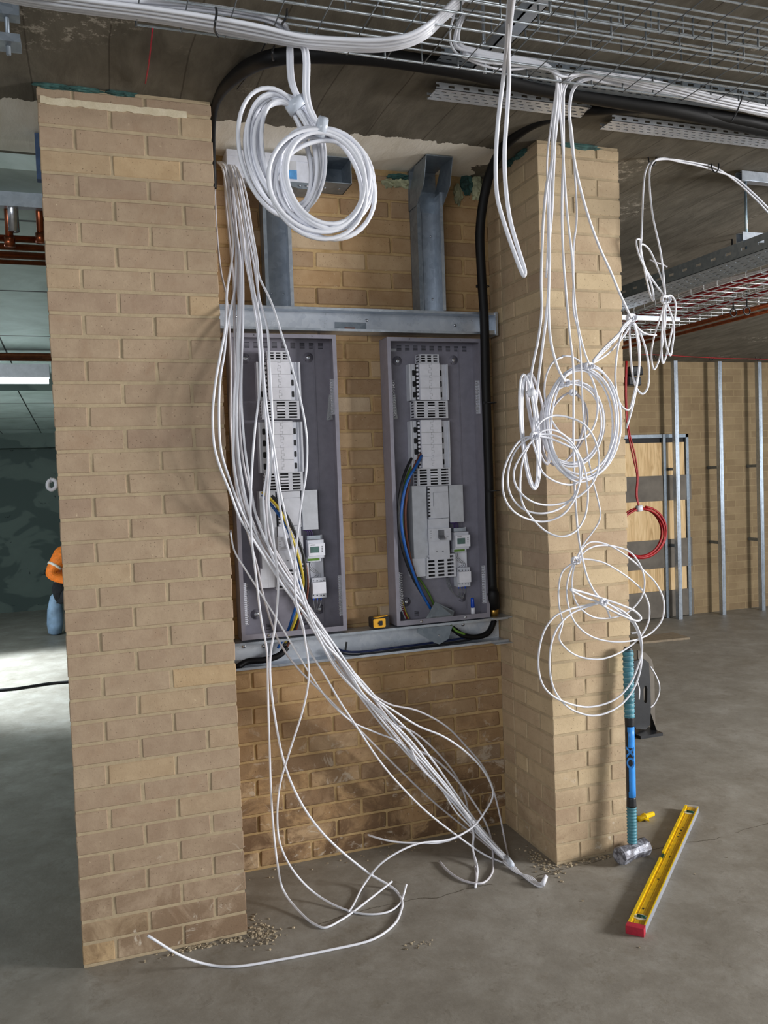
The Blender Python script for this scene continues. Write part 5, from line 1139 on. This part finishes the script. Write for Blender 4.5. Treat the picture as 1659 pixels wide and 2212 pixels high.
a = at(1610, 385, Yt); e = at(1611, 545, Yt); mb = MB(); mb.cyl((a.x, Yt, CZ), (a.x, Yt, e.z), .006, 8); mb.cyl((a.x, Yt, p1.z-.035), (a.x, Yt, p1.z-.022), .012, 6); top(mb, 'threaded_rod', M['rod'], 'threaded rod hanging from the soffit at the right edge, carrying a strut', 'threaded rod')
p2 = at(1466, 690, 1.35); strut((2.6, 1.35, p2.z), (p2.x, 1.35, p2.z), 'steel strut poking out right of the pier, below the red cables', 'struts in the right-hand bay', .012)
p3 = at(1395, 594, 2.2); strut((2.9, 2.2, p3.z), (p3.x+.2, 2.2, p3.z), 'steel strut just right of the pier, behind the perforated tray', 'struts in the right-hand bay')

# ---------------------------------------------------------------- left-hand bay
GP = 'copper pipes in the left-hand bay'
YP = .95
def hpipe(v0, r, Y, lb_, u1=120, mat='copper'):
    a = at(0, v0, Y); mb = MB(); mb.cyl((-3.0, Y, a.z), (.35, Y, a.z), r, 12); return top(mb, 'copper_pipe', M[mat], lb_, 'pipe', GP)
hpipe(514, .014, YP, 'upper horizontal copper pipe in the left-hand bay'); hpipe(532, .014, YP+.06, 'second horizontal copper pipe from the top in the left-hand bay')
hpipe(550, .016, YP+.12, 'third horizontal copper pipe from the top in the left-hand bay'); hpipe(565, .010, YP+.2, 'lowest of the four near horizontal copper pipes in the left-hand bay')
hpipe(768, .022, 4.0, 'copper pipe above the bright tube light in the left-hand bay'); hpipe(775, .016, 4.05, 'thin copper pipe directly above the bright tube light'); hpipe(903, .03, 8.2, 'copper pipe high on the dark far wall of the left-hand bay')
for (u0, v0, u1, v1, lb_) in ((83, 438, 90, 520, 'copper pipe rising beside the left edge of the pier'), (18, 445, 20, 528, 'left upright copper pipe in the left-hand bay')):
    a = at(u0, v0, YP-.03); e = at(u1, v1, YP-.03); mb = MB(); x = (a.x+e.x)/2; mb.cyl((x, YP-.03, e.z), (x, YP-.03, a.z+.12), .016, 12); mb.lathe([(.022, -.01), (.022, .03)], (x, YP-.03, e.z), (0, 0, 1), 12); top(mb, 'copper_pipe', M['copper'], lb_, 'pipe', GP)
a = at(27, 440, YP-.06); mb = MB(); mb.cyl((a.x, YP-.06, at(27, 500, YP-.06).z), (a.x, YP-.06, a.z+.1), .022, 14); top(mb, 'steel_pipe', M['screw'], 'short shiny steel pipe hanging from the pale strut in the left-hand bay', 'pipe')
a = at(20, 432, YP-.08); mb = MB(); mb.box(-2.5, .3, YP-.10, YP-.06, a.z-.03, a.z+.03); top(mb, 'steel_strut', M['galv'], 'pale steel strut across the left-hand bay above the copper pipes', 'strut')
lt = empty('tube_light', at(20, 812, 4.0), 'bright tube light under the soffit of the left-hand bay', 'light fitting')
a = at(108, 822, 4.0); zt = a.z; mb = MB(); mb.box(a.x-2.4, a.x, 3.95, 4.06, zt+.02, zt+.12); mb.build('housing', M['cov'], lt)
mb = MB(); mb.box(a.x-2.4, a.x-.01, 3.97, 4.04, zt-.02, zt+.02); mb.build('diffuser', M['lamp'], lt)
# small loop of white cable behind the pier edge
cable('cable_loop', [at(108, 1036, .5), at(103, 1044, .5), at(104, 1054, .5), at(112, 1058, .5), at(120, 1052, .5), at(121, 1042, .5), at(115, 1036, .5), at(107, 1040, .51), at(112, 1034, .5)], .0075, M['white'], 'tiny loop of white cable sticking out left of the left pier', 'cable')
cable('floor_cable', [atz(-20, 1492, .012), atz(30, 1488, .012), atz(70, 1482, .012), atz(110, 1476, .012), atz(160, 1472, .012)], .012, M['black'], 'dark cable lying across the bright floor of the left-hand bay', 'cable')
# worker, mostly hidden by the pier
def skin(name, pts, edges, radii, mat, parent=None, sub=2):
    o_ = Vector(parent.location) if parent else Vector(pts[0])
    me = bpy.data.meshes.new(name); me.from_pydata([tuple(Vector(p)-(o_ if parent else Vector((0, 0, 0)))) for p in pts], edges, []); o = bpy.data.objects.new(name, me); COL.objects.link(o)
    bpy.context.view_layer.objects.active = o; s_ = o.modifiers.new('skin', 'SKIN')
    for v, r in zip(me.skin_vertices[0].data, radii): v.radius = (r, r)
    me.skin_vertices[0].data[0].use_root = True
    sb = o.modifiers.new('sub', 'SUBSURF'); sb.levels = sub; sb.render_levels = sub; me.materials.append(mat)
    if parent: o.parent = parent
    return o
wk = empty('person', (-.14, 6.35, 0), 'worker in an orange jacket and black trousers crouching beyond the left pier', 'person')
YW = 6.35
J = {'pel': (-.24, YW, .52), 'bel': (-.22, YW, .68), 'che': (-.16, YW, .86), 'neck': (-.10, YW, .98), 'head': (-.06, YW, 1.06), 'crown': (-.04, YW, 1.15),
     'shl': (-.20, YW-.17, .93), 'ell': (-.33, YW-.22, .73), 'wrl': (-.14, YW-.24, .66), 'hal': (-.06, YW-.24, .66),
     'shr': (-.12, YW+.17, .93), 'elr': (-.05, YW+.22, .72), 'wrr': (.12, YW+.18, .70), 'har': (.19, YW+.17, .70),
     'hil': (-.23, YW-.10, .50), 'knl': (.10, YW-.13, .55), 'anl': (-.16, YW-.12, .10), 'tol': (-.02, YW-.13, .04),
     'hir': (-.23, YW+.10, .50), 'knr': (.14, YW+.13, .50), 'anr': (-.10, YW+.13, .10), 'tor': (.05, YW+.14, .04)}
def fig(name, chain, mat, rad):
    keys = []; ed = []
    for ch in chain:
        for i, k_ in enumerate(ch):
            if k_ not in keys: keys.append(k_)
            if i: ed.append((keys.index(ch[i-1]), keys.index(k_)))
    return skin(name, [J[k_] for k_ in keys], ed, [rad[k_] for k_ in keys], mat, wk)
fig('body', [['pel', 'bel', 'che', 'neck', 'head', 'crown'], ['che', 'shl', 'ell', 'wrl', 'hal'], ['che', 'shr', 'elr', 'wrr', 'har'], ['pel', 'hil', 'knl', 'anl'], ['pel', 'hir', 'knr', 'anr']], M['skin'],
    dict(pel=.09, bel=.09, che=.10, neck=.05, head=.08, crown=.07, shl=.05, ell=.035, wrl=.026, hal=.034, shr=.05, elr=.035, wrr=.026, har=.034, hil=.07, knl=.05, anl=.035, hir=.07, knr=.05, anr=.035))
fig('jacket', [['bel', 'che', 'neck'], ['che', 'shl', 'ell', 'wrl'], ['che', 'shr', 'elr', 'wrr']], M['hv'], dict(bel=.13, che=.15, neck=.07, shl=.085, ell=.065, wrl=.045, shr=.085, elr=.065, wrr=.045))
fig('trousers', [['pel', 'bel'], ['pel', 'hil', 'knl', 'anl'], ['pel', 'hir', 'knr', 'anr']], M['cloth'], dict(pel=.14, bel=.13, hil=.10, knl=.075, anl=.055, hir=.10, knr=.075, anr=.055))
fig('boots', [['anl', 'tol']], M['cloth'], dict(anl=.055, tol=.045)); fig('boots', [['anr', 'tor']], M['cloth'], dict(anr=.055, tor=.045))
fig('hair', [['head', 'crown']], M['hair'], dict(head=.085, crown=.085))
mb = MB(); mb.tube([Vector(J['ell'])*.6+Vector(J['shl'])*.4, Vector(J['ell'])*.5+Vector(J['shl'])*.5], .074, 10); mb.build('reflective_band', M['refl'], wk)
p0 = atz(112, 1345, .0); p0 = at(112, 1325, 6.9)
mb = MB(); mb.lathe([(.02, 0), (.07, .02), (.085, .12), (.08, .28), (.05, .42), (.015, .46)], (p0.x+.02, 6.9, 0), (.05, 0, 1), 14); top(mb, 'sack', M['sack'], 'pale blue sack standing beside the crouching worker in the left-hand bay', 'sack')
mb = MB(); mb.cyl((p0.x+.02, 6.9, 0), (p0.x+.02, 6.9, .02), .0, 6) if False else None

a = atz(14, 30, 2.80); mb = MB(); mb.box(a.x-.5, a.x+.03, a.y-.02, a.y+.02, 2.79, 2.83); mb.cyl((a.x, a.y, 2.70), (a.x, a.y, 2.92), .006, 8); mb.box(a.x-.04, a.x+.03, a.y-.03, a.y+.03, 2.72, 2.74)
top(mb, 'strut_hanger', M['galv_d'], 'dull steel strut hanger in the top left corner', 'hanger')
